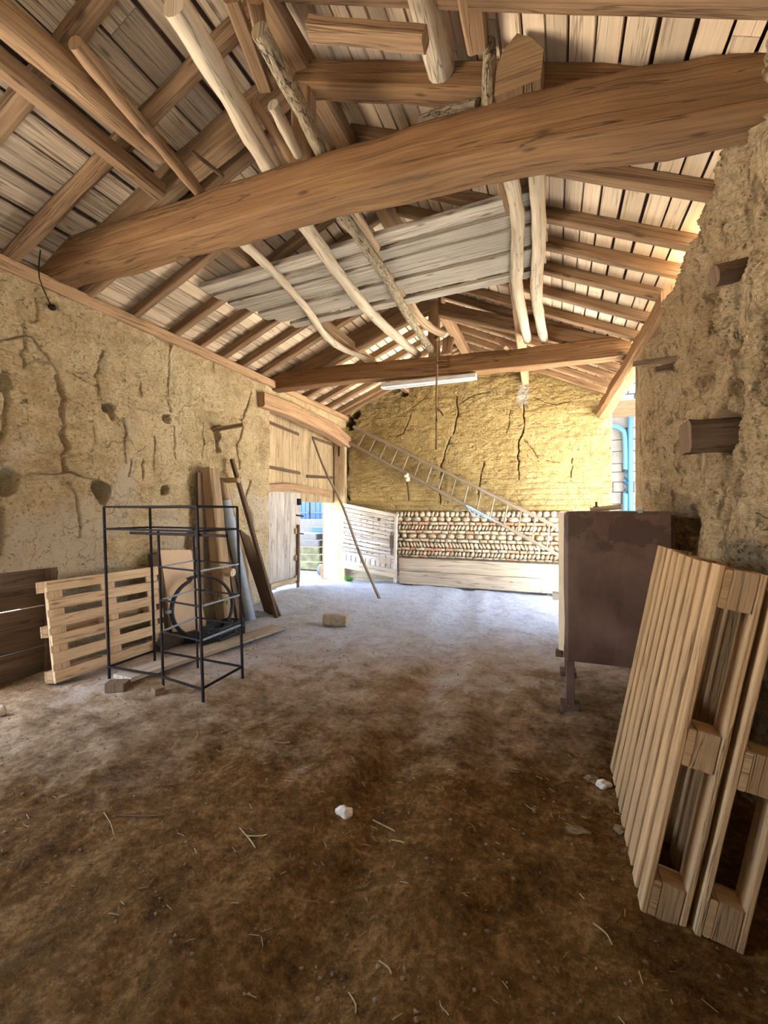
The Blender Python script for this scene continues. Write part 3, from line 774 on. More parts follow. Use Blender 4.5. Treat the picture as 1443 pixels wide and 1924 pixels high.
# wedge block on the tie beam, and bits of bark strut
mb = MB()
b0 = Vector((-.20, 2.52, 3.78)); k = len(mb.v)
pen = [(-.12, 0), (.12, .01), (.135, .16), (.07, .25), (.0, .30), (-.075, .23), (-.11, .14)]
for dy in (-.07, .10):
    for (a, c) in pen: mb.v.append((b0.x + a, b0.y + dy, b0.z + c))
nP = len(pen)
mb.face([k + nP - 1 - i for i in range(nP)][::1], [(c, a) for a, c in reversed(pen)]); mb.face([k + nP + i for i in range(nP)], [(c, a) for a, c in pen])
for i in range(nP):
    j = (i + 1) % nP; mb.face([k + i, k + j, k + nP + j, k + nP + i], [(.1 * i, 0), (.1 * i + .1, 0), (.1 * i + .1, .2), (.1 * i, .2)])
thing(mb, 'wood_block', M['rafter'], 'dark pointed block standing on the nearest tie beam', 'block', smooth=20)
mb = MB(); mb.log([(-.37, 2.55, 3.80), (-.36, 2.53, 4.02), (-.355, 2.53, 4.17)], .042, 10, noise=.012)
thing(mb, 'bark_strut', M['bark'], 'short bark-covered strut left of the pointed block', 'strut')
mb = MB(); mb.log([(-.43, 2.60, 3.90), (-.63, 2.68, 4.00), (-.82, 2.70, 4.02)], .034, 10, noise=.012)
thing(mb, 'bark_branch', M['bark'], 'bark-covered branch lying under the right principal rafter', 'branch')

# loft poles laid across the tie beams
def pole(pts, r, label, mat='pole', noise=.012, taper=1.0, group='loft poles'):
    mb = MB(); mb.log(pts, r, 12, noise=noise, sub=8, taper=taper, wob=.012)
    return thing(mb, 'loft_pole', M[mat], label, 'pole', group)
def zp(px, py, z): return atZ(px, py, z)
far = [([(462, 462, 3.93), (560, 560, 3.88), (628, 645, 3.88), (702, 678, 3.82)], .042, 'pale crooked loft pole nearest the left wall, past the near tie beam', 'pole'),
       ([(575, 425, 3.93), (660, 545, 3.87), (720, 610, 3.87), (785, 668, 3.82)], .058, 'thick pale loft pole second from the left, past the near tie beam', 'pole'),
       ([(642, 402, 3.93), (712, 500, 3.87), (765, 590, 3.86), (812, 662, 3.82)], .050, 'greyish loft pole with bark, left one of the crossing pair', 'bark'),
       ([(660, 398, 3.99), (725, 490, 3.97), (790, 600, 3.98), (832, 628, 3.96)], .055, 'split loft pole of the pair, the rope hangs from its end', 'post'),
       ([(955, 322, 3.90), (972, 420, 3.88), (972, 540, 3.86), (992, 640, 3.80)], .056, 'crooked knotted loft pole left of the straight one, on the right', 'pole'),
       ([(1008, 308, 3.90), (1012, 450, 3.88), (1008, 560, 3.86), (1022, 640, 3.80)], .058, 'straight pale loft pole furthest to the right', 'pole')]
for pts, r, lab, mt in far:
    P = [zp(*p) for p in pts]
    # run back over the near tie beam
    d = (P[0] - P[1]).normalized(); P.insert(0, P[0] + Vector((d.x, d.y, 0)) * .55)
    P[0].z = max(P[0].z, 3.93)
    pole(P, r, lab, mt)
def zpole(a, b, r, label, mat='pole', ext=.25, noise=.012, taper=1.0):
    A = zp(*a); B = zp(*b); d = (B - A).normalized()
    pole([A, A.lerp(B, .5), B, B + d * ext], r, label, mat, noise, taper)
zpole((142, 82, 4.00), (378, 368, 3.96), .045, 'thin pole with a knobbed end resting on the near tie beam, left', 'rafter')
zpole((328, 8, 4.05), (520, 328, 3.97), .072, 'thick pale pole resting on the near tie beam, left of the bark pole', 'pole')
zpole((487, 55, 4.07), (607, 288, 3.97), .050, 'bark-covered pole resting on the middle of the near tie beam', 'bark')
zpole((512, 196, 4.02), (575, 312, 3.97), .036, 'short sawn pole end overhanging the near tie beam', 'pole')
zpole((477, 190, 4.08), (552, 305, 3.98), .034, 'dark short pole end beside the sawn one', 'rafter')
# boards wedged near the ridge
beam('brace_board', atY(436, 0, 1.95), atY(500, 170, 2.45), .10, .035, 'rafter', 'brown brace board leaning against the ridge, left', noise=.004)
beam('brace_board', atY(478, 0, 1.95), atY(508, 150, 2.50), .09, .035, 'rafter', 'brown brace board leaning against the ridge, right', noise=.004)
beam('collar_board', atY(585, 55, 1.98), atY(800, 75, 2.05), .10, .08, 'rafter', 'rough grey collar log high in the roof peak', noise=.014)
# small cleats on the far tie beam
beam('cleat', (-1.45, 6.05, 3.72), (-1.44, 6.14, 3.98), .15, .05, 'plate', 'pale leaning cleat right of the king post', noise=.008)
beam('cleat', (-.62, 6.10, 3.70), (-.74, 6.14, 3.86), .20, .05, 'plate', 'orange cleat at the foot of the right loft poles', noise=.008)
beam('cleat', atY(940, 325, 3.3), atY(960, 395, 3.6), .07, .05, 'rafter', 'small upright cleat behind the right loft poles', noise=.006)
beam('hanging_stick', atY(362, 285, 2.45), atY(420, 332, 2.6), .022, .022, 'dark_wood', 'thin stick hanging by a wire above the near tie beam', 'stick', noise=.003, bev=.003)

# boards stacked on the loft poles
lo = [  # left px, left py, right px, right py, z, width, mat
]
ys0 = 3.46
ws = [(.16, 3.905, -3.58, -.10), (.18, 3.885, -3.52, -.14), (.14, 3.91, -3.44, -.08), (.19, 3.88, -3.36, -.16), (.16, 3.915, -3.30, -.10), (.13, 3.88, -3.16, -.14)]
y = 3.74
rowsp = [('top-left tip', .0), ]
for k, (w, z, x0, x1) in enumerate(ws):
    yc = y + w / 2
    mb = MB(); mb.bar((x0, yc + .10, z + .03), (x1, yc - .04, z + .045), w, .038, noise=.004, n=16, bev=.005, nsc=2)
    thing(mb, 'loft_plank', M['board_grey'], f'long grey plank lying on the loft poles, {ORD[k]} from the viewer', 'plank', 'planks on the loft poles')
    y += w + random.uniform(.004, .016)
mb = MB(); mb.bar((-3.62, 3.76, 3.965), (-.15, 3.62, 3.99), .17, .05, noise=.004, n=14, bev=.005)
thing(mb, 'loft_plank', M['board_grey'], 'darker plank on top of the stack on the loft poles', 'plank', 'planks on the loft poles')

# ================================================================== GATE
XG = -4.60
def planks(mb, X, ya, yb, z0, z1, w, th=.03, dz=0.0, noise=.003):
    n = max(1, round((yb - ya) / w)); cur = ya
    ws = [random.uniform(.8, 1.2) for _ in range(n)]; s = sum(ws); ws = [q * (yb - ya) / s for q in ws]
    for q in ws:
        yc = cur + q / 2
        zt = z1 if not callable(z1) else z1(yc)
        mb.bar((X + random.uniform(-.004, .004), yc, z0 + random.uniform(0, dz)), (X + random.uniform(-.003, .003), yc, zt), q - .001, th, up=(1, 0, 0), noise=noise, n=8, bev=.009, nsc=3)
        cur += q
gate = empty('door_1', (XG, 7.2, 0), 'tall plank barn gate in the left wall with a small doorway standing open', 'gate', kind='structure')
mb = MB(); planks(mb, XG, 5.80, 7.485, 1.86, 3.34, .20); mb.build('upper_leaf', M['gate'], gate)
mb = MB(); planks(mb, XG, 7.49, 8.60, 1.70, 3.25, .19); mb.build('upper_leaf', M['gate'], gate)
mb = MB(); planks(mb, XG + .01, 5.80, 7.20, .14, 1.86, .21, dz=.03); mb.build('lower_leaf', M['gate_pale'], gate)
mb = MB(); planks(mb, XG - .01, 7.18, 8.60, 1.70, 1.98, .19); mb.build('header_board', M['gate'], gate)
mb = MB(); P = [atX(502, 918, XG + .06), atX(545, 915, XG + .06), atX(590, 922, XG + .06), atX(622, 929, XG + .06)]
mb.sweep(smooth_path(P, 5), rrect(.07, .13, .012), noise=.006); mb.build('cross_bar', M['plate'], gate)
for a, b in (((500, 791), (561, 816)), ((500, 876), (564, 889)), ((587, 822), (633, 839)), ((577, 895), (636, 898))):
    A, B = atX(*a, XG + .04), atX(*b, XG + .04)
    mb = MB(); mb.bar(A, B, .022, .055, noise=.004, n=6, bev=.006); h = mb.build('strap_hinge', M['dark_wood'], gate)
mb = MB(); A = atX(637, 835, XL - .12); mb.bar(A, A - Vector((0, 0, .26)), .02, .03, up=(0, 1, 0)); mb.build('hinge_pin', M['iron'], gate)
mb = MB(); mb.bar(atX(560.5, 986, XG + .06), atX(559.5, 1113, XG + .06), .05, .045, up=(1, 0, 0), noise=.003, n=8); mb.build('closing_post', M['dark_wood'], gate)
mb = MB(); mb.bar(atX(508, 1101, XG + .05), atX(556, 1088, XG + .05), .04, .07, noise=.005, n=8); mb.build('bottom_rail', M['gate'], gate)
for py in (998, 1048, 1086):
    c = atX(556, py, XG + .05); mb = MB(); mb.box(c, (.03, .06, .10), bev=.01); mb.build('latch_staple', M['post'], gate)
for py in (968, 1001):
    A, B = atX(557, py, XG + .04), atX(570, py + 2, XG + .06); mb = MB(); mb.bar(A, B, .02, .025); mb.build('bolt', M['iron'], gate)
mb = MB(); mb.box(atX(561, 943, XG + .03), (.06, .10, .12), bev=.006); mb.build('lock_plate', M['iron'], gate)
mb = MB(); mb.bar((XL - .12, 8.56, 0), (XL - .12, 8.56, 3.02), .26, .10, up=(0, 1, 0), noise=.006, n=14); mb.build('jamb_post', M['gate'], gate)
o = None
# dressed stone jamb seen through the doorway
mb = MB(); zz = 0.0
for h, w in ((.30, .36), (.50, .27), (.34, .26), (.32, .27), (.30, .27)):
    mb.box((-4.81, 8.82, zz + h / 2), (w, .30, h - .008), Matrix.Rotation(random.uniform(-.03, .03), 3, 'Z'), bev=.015); zz += h
M['jamb_stone'] = plain('dressed_stone', (0.17, 0.115, 0.06), 0.95, 0, 14, 0.25, 0.5)
struct(mb.build('trim_1', M['jamb_stone']), 'yellow dressed stone jamb of the small doorway', 'jamb')

# leaf of the small doorway swung back against the gable wall
d2 = empty('door_2', (-3.7, 8.42, .05), 'whitish studded plank door sagging open against the back wall', 'door', kind='structure')
TL, TR, BR, BL = Vector((-4.36, 8.50, 1.70)), Vector((-3.00, 8.36, 1.45)), Vector((-3.03, 8.36, .06)), Vector((-4.38, 8.50, .17))
def quadpt(u, v): return (BL.lerp(BR, u)).lerp(TL.lerp(TR, u), v)
nrm = (TR - TL).cross(TL - BL).normalized()
if nrm.y > 0: nrm = -nrm
mb = MB(); v = .27; n = 13
for k in range(n):
    h = (1 - .27) / n
    a = quadpt(.01, v + h / 2); b = quadpt(.97, v + h / 2)
    mb.bar(a, b, .03, h * 1.42 - .008, up=(0, 0, 1), noise=.004, n=8, bev=.004); v += h
mb.build('plank_panel', M['gate_pale'], d2)
mb = MB()
for k in range(11):
    h = .96 / 11
    a = quadpt(.02 + h * (k + .5), .10); b = quadpt(.02 + h * (k + .5), .28 + random.uniform(-.01, .02))
    mb.bar(a, b, .10, .03, up=nrm, noise=.002, n=3)
mb.build('patch_board', M['gate_pale'], d2)
mb = MB(); mb.bar(quadpt(.0, .14) + nrm * .025, quadpt(1.0, .13) + nrm * .025, .03, .17, noise=.004, n=8); mb.build('ledge', M['base_board'], d2)
mb = MB(); mb.bar(quadpt(.965, .0), quadpt(.965, 1.0), .05, .06, up=nrm, noise=.003, n=8); mb.build('stile', M['gate_pale'], d2)
mb = MB(); mb.bar(quadpt(.0, .985), quadpt(1, .985), .05, .05, noise=.003, n=8); mb.build('top_rail', M['gate_pale'], d2)
mb = MB(); mb.box(quadpt(.80, .30) + nrm * .025, (.26, .02, .14), bev=.004); mb.build('repair_panel', M['base_board'], d2)
stud0 = None
for r in range(8):
    for c in range(9):
        if random.random() < .85:
            q = quadpt(.06 + .105 * c + random.uniform(-.01, .01), .36 + r * .075) + nrm * .02
            if stud0 is None:
                mb = MB(); mb.blob(q, (.011, .011, .011), sub=1, noise=0); stud0 = mb.build('stud', M['iron'], d2); q0 = q
            else:
                sd_ = stud0.copy(); sd_.location = q - q0; sd_.parent = d2; COL.objects.link(sd_)
mb = MB(); mb.blob(quadpt(.68, .87) + nrm * .02, (.035, .02, .035), sub=2, noise=.1); mb.build('knob_plate', M['rust'], d2)
mb = MB(); A = quadpt(.90, .68) + nrm * .035; mb.bar(A, A - Vector((0, 0, .26)), .05, .03, up=(0, 1, 0)); mb.bar(A + Vector((0, 0, .06)), A - Vector((0, 0, .4)), .018, .02, up=(0, 1, 0)); mb.build('bolt', M['rust'], d2)

# timber boards along the foot of the gable wall
for zc, lab in ((.165, 'lower wide board leaning along the foot of the back wall'), (.43, 'upper wide board along the foot of the back wall')):
    mb = MB(); mb.bar((-3.0, 8.46, zc), (.70, 8.46, zc - .01), .09, .262, noise=.008, n=30, bev=.01, nsc=1.6)
    thing(mb, 'base_plank', M['base_board'], lab, 'plank')

# ladder hung sideways on the gable wall
lad = empty('ladder', (-1.6, 8.5, 1.5), 'long wooden ladder hung slanting across the back wall', 'ladder')
U0, U1 = atY(664, 802, 8.53), atY(1048, 991, 8.50); L0, L1 = atY(650, 829, 8.53), atY(1046, 1041, 8.50)
U1 = U1 + (U1 - U0) * .22; L1 = L1 + (L1 - L0) * .22
for a, b in ((U0, U1), (L0, L1)):
    mb = MB(); mb.bar(a, b, .035, .065, noise=.004, n=30, bev=.012); mb.build('rail', M['ladder'], lad)
n = 20
for k in range(n):
    t = .045 + k * (.93 / (n - 1)); tu = t + .0
    a = U0.lerp(U1, t + .012); b = L0.lerp(L1, t - .012 + .02)
    mb = MB(); mb.log([b, a], .016, 8, noise=.002, sub=1); mb.build('rung', M['ladder'], lad)
mb = MB(); p = atY(766, 893, 8.56); mb.blob(p, (.07, .09, .06), noise=.4); mb.blob(p + Vector((.01, -.02, -.08)), (.05, .06, .05), noise=.4)
thing(mb, 'wall_peg', M['stone'], 'stone bracket in the back wall under the ladder', 'bracket')
mb = MB(); a = atY(876, 950, 8.47); b = atY(925, 976, 8.46)
mb.log([a, b, b + Vector((.03, -.01, -.04))], .018, 8, noise=.012, sub=5); mb.log([a + Vector((.02, -.02, -.01)), a + Vector((.12, -.03, -.16)), a + Vector((.30, -.02, -.24))], .007, 6, noise=.004); mb.log([a, a + Vector((.2, -.03, -.14)), b + Vector((.1, 0, -.06))], .007, 6)
thing(mb, 'blue_rag', M['blue_tape'], 'pale blue strap knotted around the lower ladder rail', 'strap')

# strip light under the far tie beam
fix = empty('strip_light', (-1.8, 6.3, 3.40), 'white fluorescent strip light under the far tie beam', 'light')
A, B = atY(718, 729, 6.16), atY(895, 710, 6.16)
dirn = (B - A).normalized()
mb = MB(); mb.bar(A + Vector((0, 0, .035)), B + Vector((0, 0, .035)), .10, .05, bev=.006); mb.build('housing', M['white_metal'], fix)
mb = MB(); mb.bar(A + Vector((0, 0, .0)), B + Vector((0, 0, .0)), .14, .02, bev=.008); mb.build('reflector', M['white_metal'], fix)
mb = MB(); mb.log([A + dirn * .05 - Vector((0, 0, .022)), B - dirn * .05 - Vector((0, 0, .022))], .013, 10, sub=1); mb.build('tube', M['white_metal'], fix)

# rope with hook
mb = MB(); top = zp(820, 636, 3.90); bot = Vector((top.x, top.y, atY(821, 845, top.y).z))
mb.log([top + Vector((0, 0, .03)), top + Vector((.01, 0, -.3)), top + Vector((0, 0, -.7)), bot], .014, 8, noise=.003, nsc=20, sub=6)
hk = Vector((top.x, top.y, atY(821, 770, top.y).z))
rp = empty('rope', (top.x, top.y, bot.z), 'brown rope with a hook hanging from a loft pole before the back wall', 'rope')
mb.build('strand', M['twine'], rp)
mb = MB(); mb.log([hk + Vector((0, 0, .03)), hk + Vector((.03, .01, .0)), hk + Vector((.075, .02, -.05)), hk + Vector((.085, .02, -.09))], .011, 8); mb.build('hook', M['rust'], rp)
mb = MB(); mb.blob(top + Vector((0, 0, .0)), (.04, .04, .04), noise=.3); mb.build('knot', M['twine'], rp)

# long prop stick leaning on the gate
mb = MB(); b = atZ(713, 1125, fh(-2.85, 6.99) + .0); t = atX(588, 825, XG + .08)
mid = atY(640, 962, 7.28)
mb.log([b, b.lerp(t, .27) + Vector((-.01, 0, -.02)), b.lerp(t, .54) + Vector((.035, 0, .0)), b.lerp(t, .78) + Vector((-.02, 0, 0)), t], .026, 10, noise=.006, taper=.8, sub=6)
thing(mb, 'prop_stick', M['ladder'], 'long crooked stick leaning against the upper gate leaf', 'stick')

# ================================================================== LEFT SIDE
def make_pallet(loc, Rm, L, W, nslat, slat, label, mats, deckmat=0):
    """stands in local axes: L along local x, W along local y, deck facing +z; Rm maps to the world"""
    root = empty('pallet', loc, label, 'pallet', 'wooden pallets')
    lo = Vector(loc)
    def add(name, c, size, m, nz=.003):
        mb = MB(); ax = max(range(3), key=lambda i: size[i])
        e = Vector((0, 0, 0)); e[ax] = size[ax] / 2
        o2 = [i for i in range(3) if i != ax]
        upv = Vector((0, 0, 0)); upv[o2[1]] = 1
        mb.bar(lo + Rm @ (Vector(c) - e), lo + Rm @ (Vector(c) + e), size[o2[0]], size[o2[1]], up=Rm @ upv, noise=nz, n=8 if size[ax] > .4 else 3, bev=.004, nsc=4)
        mb.build(name, m, root)
    z = .133
    for k in range(nslat):
        yc = slat / 2 + k * (W - slat) / (nslat - 1)
        add('deck_board', (L / 2 + random.uniform(-.006, .006), yc, z), (L, slat * random.uniform(.96, 1.03), .022), mats[0])
    for xk in (.0725, L / 2, L - .0725):
        add('stringer_board', (xk, W / 2, .111), (.14, W, .022), mats[0])
        for yk in (.05, W / 2, W - .05):
            add('block', (xk, yk, .061), (.14, .098, .076), mats[1])
    for yk in (.05, W / 2, W - .05):
        add('base_board', (L / 2, yk, .011), (L, .10, .022), mats[1])
    return root
def basis(x, y, z):
    return Matrix((x, y, z)).transposed()
# big light pallet against the left wall: length along Y, deck facing the room
lean = math.radians(9)
ez = Vector((math.cos(lean), 0, math.sin(lean))); ex = Vector((0, 1, 0)); ey = Vector((-math.sin(lean), 0, math.cos(lean)))
base = Vector((-4.13, 2.44, fh(-4.08, 2.9) - .005))
make_pallet(base, basis(ex, ey, ez), 1.14, .88, 6, .098, 'pale pallet standing on its long side against the left wall', (M['pallet'], M['pallet_dark']))

# steel frame rack
rk = empty('rack', (-3.15, 2.9, 0), 'thin dark welded steel frame rack standing on the earth floor', 'rack')
FL0, FR0, BR0, BL0 = atZ(205.7, 1276, .02), atZ(382, 1325), atZ(456, 1280), atZ(291, 1247)
MID0 = FL0.lerp(FR0, .535) + Vector((.02, .05, 0)); INB0 = BL0.lerp(BR0, .48) + Vector((0, .04, 0))
tilt = Vector((-.030, -.012, 1.0))
def up(p, z): return Vector((p.x, p.y, 0)) + tilt * z
def rod(name, a, b, r=.010, m='iron'):
    r *= .85; mb = MB(); mb.bar(a, b, r * 2, r * 2, bev=.002, up=(0, 0, 1) if abs((b - a).normalized().z) < .9 else (1, 0, 0)); return mb.build(name, M[m], rk)
ZT, Z2 = 1.545, 1.35
for p, zt in ((FL0, ZT), (FR0, ZT), (BR0, ZT), (BL0, ZT)): rod('upright', up(p, fh(p.x, p.y) - .01), up(p, zt), .011)
rod('upright', up(MID0, fh(MID0.x, MID0.y)), up(MID0, Z2), .010); rod('upright', up(INB0, .02), up(INB0, Z2), .009)
for z in (ZT, Z2, .13):
    rod('rail', up(FL0, z), up(FR0, z) if z > 1 else up(MID0, z)); rod('rail', up(FR0, z), up(BR0, z)); rod('rail', up(BR0, z), up(BL0, z)); rod('rail', up(BL0, z), up(FL0, z))
rod('rail', up(MID0, .12), up(FR0, .12))
rod('rail', up(MID0, Z2 - .03) - Vector((.32, 0, 0)), up(FR0, Z2 - .03) + Vector((.28, .0, 0)), .013)
for z in (1.04, .765, .50):
    rod('shelf_rail', up(MID0, z), up(FR0, z), .008); rod('shelf_rail', up(FR0, z), up(BR0, z), .008, 'pvc'); rod('shelf_rail', up(BR0, z), up(INB0, z), .008); rod('shelf_rail', up(INB0, z), up(MID0, z), .008, 'pvc')

# long plank on the floor, blocks under the rack
mb = MB(); a = Vector((-3.45, 2.64, fh(-3.45, 2.64) + .045)); b = Vector((-3.35, 4.75, fh(-3.35, 4.75) + .03))
mb.bar(a, b, .23, .035, noise=.004, n=14, bev=.004); thing(mb, 'floor_plank', M['board_grey'], 'long pale plank lying on the floor under the rack', 'plank')
mb = MB(); c = atZ(221, 1294, .03); mb.box((c.x, c.y, .035 + fh(c.x, c.y)), (.16, .11, .07), Matrix.Rotation(.5, 3, 'Z'), bev=.008)
thing(mb, 'wood_block', M['dark_wood'], 'brown wood block under the front left foot of the rack', 'block')
mb = MB(); c = atZ(297, 1300, .02); mb.box((c.x, c.y, .025 + fh(c.x, c.y)), (.10, .08, .05), Matrix.Rotation(-.4, 3, 'Z'), bev=.006)
thing(mb, 'stone_chip', M['clod'], 'flat stone chip by the middle foot of the rack', 'stone')

# beige sheet, dark plank, hose coil, crate
def sheet(name, tl, tr, br, bl, th, mat, label, cat):
    mb = MB(); n = (tr - tl).cross(bl - tl).normalized()
    k = len(mb.v)
    for s in (0, 1):
        for p in (tl, tr, br, bl): mb.v.append(tuple(p + n * th * s))
    mb.face([k, k + 1, k + 2, k + 3]); mb.face([k + 7, k + 6, k + 5, k + 4])
    for i in range(4):
        j = (i + 1) % 4; mb.face([k + j, k + i, k + 4 + i, k + 4 + j])
    bm = mb.build(name, M[mat]); 
    mo = bm.modifiers.new('bev', 'BEVEL'); mo.width = .003; mo.segments = 1
    return tag(bm, label, cat)
sheet('board_sheet', atX(300, 1033, -4.20), atX(359, 1033, -4.20), Vector((-3.96, 4.16, .02)), Vector((-3.96, 3.66, .04)), .015, 'card', 'plain beige board leaning on the left wall behind the hose coil', 'board')
mb = MB(); mb.bar((-4.02, 3.58, .0), (-4.20, 3.60, 1.02), .05, .13, up=(0, 1, 0), noise=.003, n=6); thing(mb, 'dark_plank', M['dark_wood'], 'dark plank edge just left of the beige board', 'plank')
# hose coil: three turns held with a strip of tape
hc = empty('hose_coil', (-3.87, 3.97, .02), 'coil of black water hose leaning before the beige board', 'hose')
cen = Vector((-3.87, 3.97, .385)); nn = Vector((.88, -.42, .22)).normalized(); e1 = nn.cross(Vector((0, 0, 1))).normalized(); e2 = e1.cross(nn)
pts = []
T = 3.12
N = 150
for k in range(N + 1):
    a = 2 * math.pi * T * k / N + 1.2
    r = .372 - .028 * (k / N * T % 1.0) - .012 * (k / N)
    pts.append(cen + e1 * (r * math.cos(a)) + e2 * (r * math.sin(a)) + nn * (.028 * k / N * T - .02 + .008 * math.sin(a * 3)))
prof = [(.0135 * math.cos(2 * math.pi * i / 10), .0135 * math.sin(2 * math.pi * i / 10)) for i in range(10)]
mb = MB(); mb.sweep(pts, prof, up=nn); mb.build('hose', M['hose'], hc)
mb = MB(); p = cen - e1 * .36 if (cen - e1 * .36).y < cen.y else cen + e1 * .36
mb.box(p + Vector((0, 0, 0)), (.075, .085, .035), basis(e1, nn, e2), bev=.01); mb.build('tape', M['blue_tape'], hc)
q = pts[-1]
# crate
cr = empty('crate', (-3.68, 4.03, 0), 'black plastic fruit crate with pierced sides beside the floor plank', 'crate')
c0 = Vector((-3.615, 4.04, fh(-3.62, 4.04) + .015)); cw, cl, ch = .24, .47, .20
rotc = Matrix.Rotation(.10, 3, 'Z')
def crbar(mb, a, b, w, h, up=(0, 0, 1)): mb.bar(c0 + rotc @ Vector(a), c0 + rotc @ Vector(b), w, h, up=up, bev=.001)
for sx in (-1, 1):
    mb = MB(); X_ = sx * cw / 2
    for z in (.02, .075, .13, .19): crbar(mb, (X_, -cl / 2, z), (X_, cl / 2, z), .012, .018)
    for k in range(17):
        y = -cl / 2 + cl * k / 16
        for zz in range(3): crbar(mb, (X_, y + (.012 if zz % 2 else 0), .02 + zz * .055), (X_, y + (0 if zz % 2 else .012), .075 + zz * .055), .012, .010, up=(1, 0, 0))
    mb.build('side_wall', M['black_plastic'], cr)
for sy in (-1, 1):
    mb = MB(); Y_ = sy * cl / 2
    for z in (.02, .10, .19): crbar(mb, (-cw / 2, Y_, z), (cw / 2, Y_, z), .012, .02)
    for k in range(9):
        x = -cw / 2 + cw * k / 8; crbar(mb, (x, Y_, .0), (x, Y_, .19), .016, .012, up=(0, 1, 0))
    mb.build('end_wall', M['black_plastic'], cr)
mb = MB()
for k in range(8): crbar(mb, (-cw / 2, -cl / 2 + cl * (k + .5) / 8, .008), (cw / 2, -cl / 2 + cl * (k + .5) / 8, .008), .035, .01)
mb.build('base', M['black_plastic'], cr)
mb = MB(); mb.blob((-4.0, 3.62, .07), (.14, .22, .09), noise=.5); mb.blob((-3.95, 3.86, .06), (.10, .15, .07), noise=.5)
thing(mb, 'rubbish_sack', M['sack'], 'dark crumpled sack on the floor left of the crate', 'sack')

# timbers and pipe propped on the wall
mb = MB(); mb.bar((-4.10, 4.62, .02), (-4.20, 4.44, 2.06), .20, .17, up=(1, .2, 0), noise=.012, n=18, bev=.025, nsc=2.5, taper=1.06)
thing(mb, 'timber_post', M['post'], 'tall squared timber propped against the left wall behind the rack', 'timber')
mb = MB(); mb.bar((-4.20, 4.30, .0), (-4.24, 4.30, 2.0), .08, .04, up=(1, 0, 0), noise=.003, n=6)
thing(mb, 'dark_plank', M['dark_wood'], 'dark plank standing behind the tall squared timber', 'plank')
mb = MB(); mb.log([(-4.12, 5.10, .0), (-4.16, 4.98, .8), (-4.20, 4.80, 1.5), (-4.22, 4.70, 1.95)], .085, 12, noise=.02, sub=6)
thing(mb, 'timber_post', M['post'], 'bent round timber propped to the right of the squared one', 'timber')
mb = MB(); mb.bar((-4.02, 4.80, .0), (-4.20, 4.64, 1.52), .09, .045, up=(1, 0, 0), noise=.003, n=6)
thing(mb, 'dark_plank', M['dark_wood'], 'dark narrow plank just left of the grey pipe', 'plank')
pp = empty('drain_pipe', (-3.97, 4.95, 0), 'grey plastic drain pipe propped against the left wall', 'pipe')
a, b = Vector((-3.96, 4.96, fh(-3.96, 4.96))), Vector((-4.14, 4.66, 1.66)); d = (b - a).normalized()
mb = MB(); mb.log([a, b], .068, 20, sub=1); mb.build('tube', M['pvc'], pp)
mb = MB(); mb.log([b - d * .42, b - d * .24], .078, 20, sub=1); mb.build('socket', M['pvc'], pp)
mb = MB(); mb.bar((-3.70, 5.20, fh(-3.7, 5.2)), (-4.22, 4.88, 2.24), .05, .05, up=(1, 0, 0), noise=.003, n=10)
thing(mb, 'long_batten', M['dark_wood'], 'long dark batten leaning on the left wall, its top highest of all', 'batten')
for k in range(6):
    fx, fy = -3.98 + .055 * k, 5.34 - .012 * k
    mb = MB(); mb.bar((fx, fy, fh(fx, fy)), (-4.20 + .01 * k, 5.02 + .025 * k, 1.24 - .02 * k), .028, .05, up=(1, 0, 0), noise=.002, n=4)
    thing(mb, 'short_batten', M['dark_wood'], f'dark short batten, {ORD[k]} from the wall in the fanned bundle by the gate', 'batten', 'bundle of dark battens')

# pegs in the left wall
def peg(name, root, tip, r, mat, label, square=False):
    mb = MB()
    if square: mb.bar(root, tip, r * 2, r * 1.6, noise=.006, n=6, bev=.008)
    else: mb.log([root, tip], r, 10, noise=.005, sub=3)
    return thing(mb, name, M[mat], label, 'peg')
r0 = atX(412, 902, XL); peg('wall_peg', r0 + Vector((-.2, 0, 0)), Vector((-3.90, 4.65, 1.92)), .036, 'post', 'round wooden peg sticking out above the squared timber')
r0 = atX(404, 808, XL); peg('wall_peg', r0 + Vector((-.2, .02, 0)), atX(459, 798, -3.86), .030, 'post', 'wooden peg high on the left wall, above the squared timber')
r0 = atX(392, 1068, XL); peg('wall_peg', r0 + Vector((-.15, 0, 0)), atX(438, 1076, -3.92), .055, 'pole', 'short round log peg with a pale sawn end behind the rack')
# wire at the end of the near tie beam
mb = MB(); A = atX(76, 470, -4.12); B = atX(74, 522, -4.18); C_ = atX(98, 578, XL + .02)
mb.log([A, B, C_], .005, 6, sub=4); mb.blob(C_, (.03, .03, .025), noise=.4)
thing(mb, 'tie_wire', M['iron'], 'wire tied round the left end of the near tie beam', 'wire')

# ================================================================== RIGHT SIDE
lean = math.radians(10.5)
ez = Vector((-math.cos(lean), 0, math.sin(lean))); ex = Vector((math.sin(lean), 0, math.cos(lean))); ey = Vector((0, -1, 0))
b1 = Vector((.43, 2.86, -.015)); 
Rp = basis(ex, ey, ez)
make_pallet(b1, Rp, 1.32, 1.0, 9, .077, 'tall brown pallet leaning on the right wall, slats facing the room', (M['pallet_brown'], M['pallet_dark']))
b2 = b1 + Vector((.165, -.02, .0))
make_pallet(b2, Rp, 1.24, 1.0, 7, .10, 'second pallet squeezed between the slatted one and the right wall', (M['pallet_dark'], M['pallet_dark']))

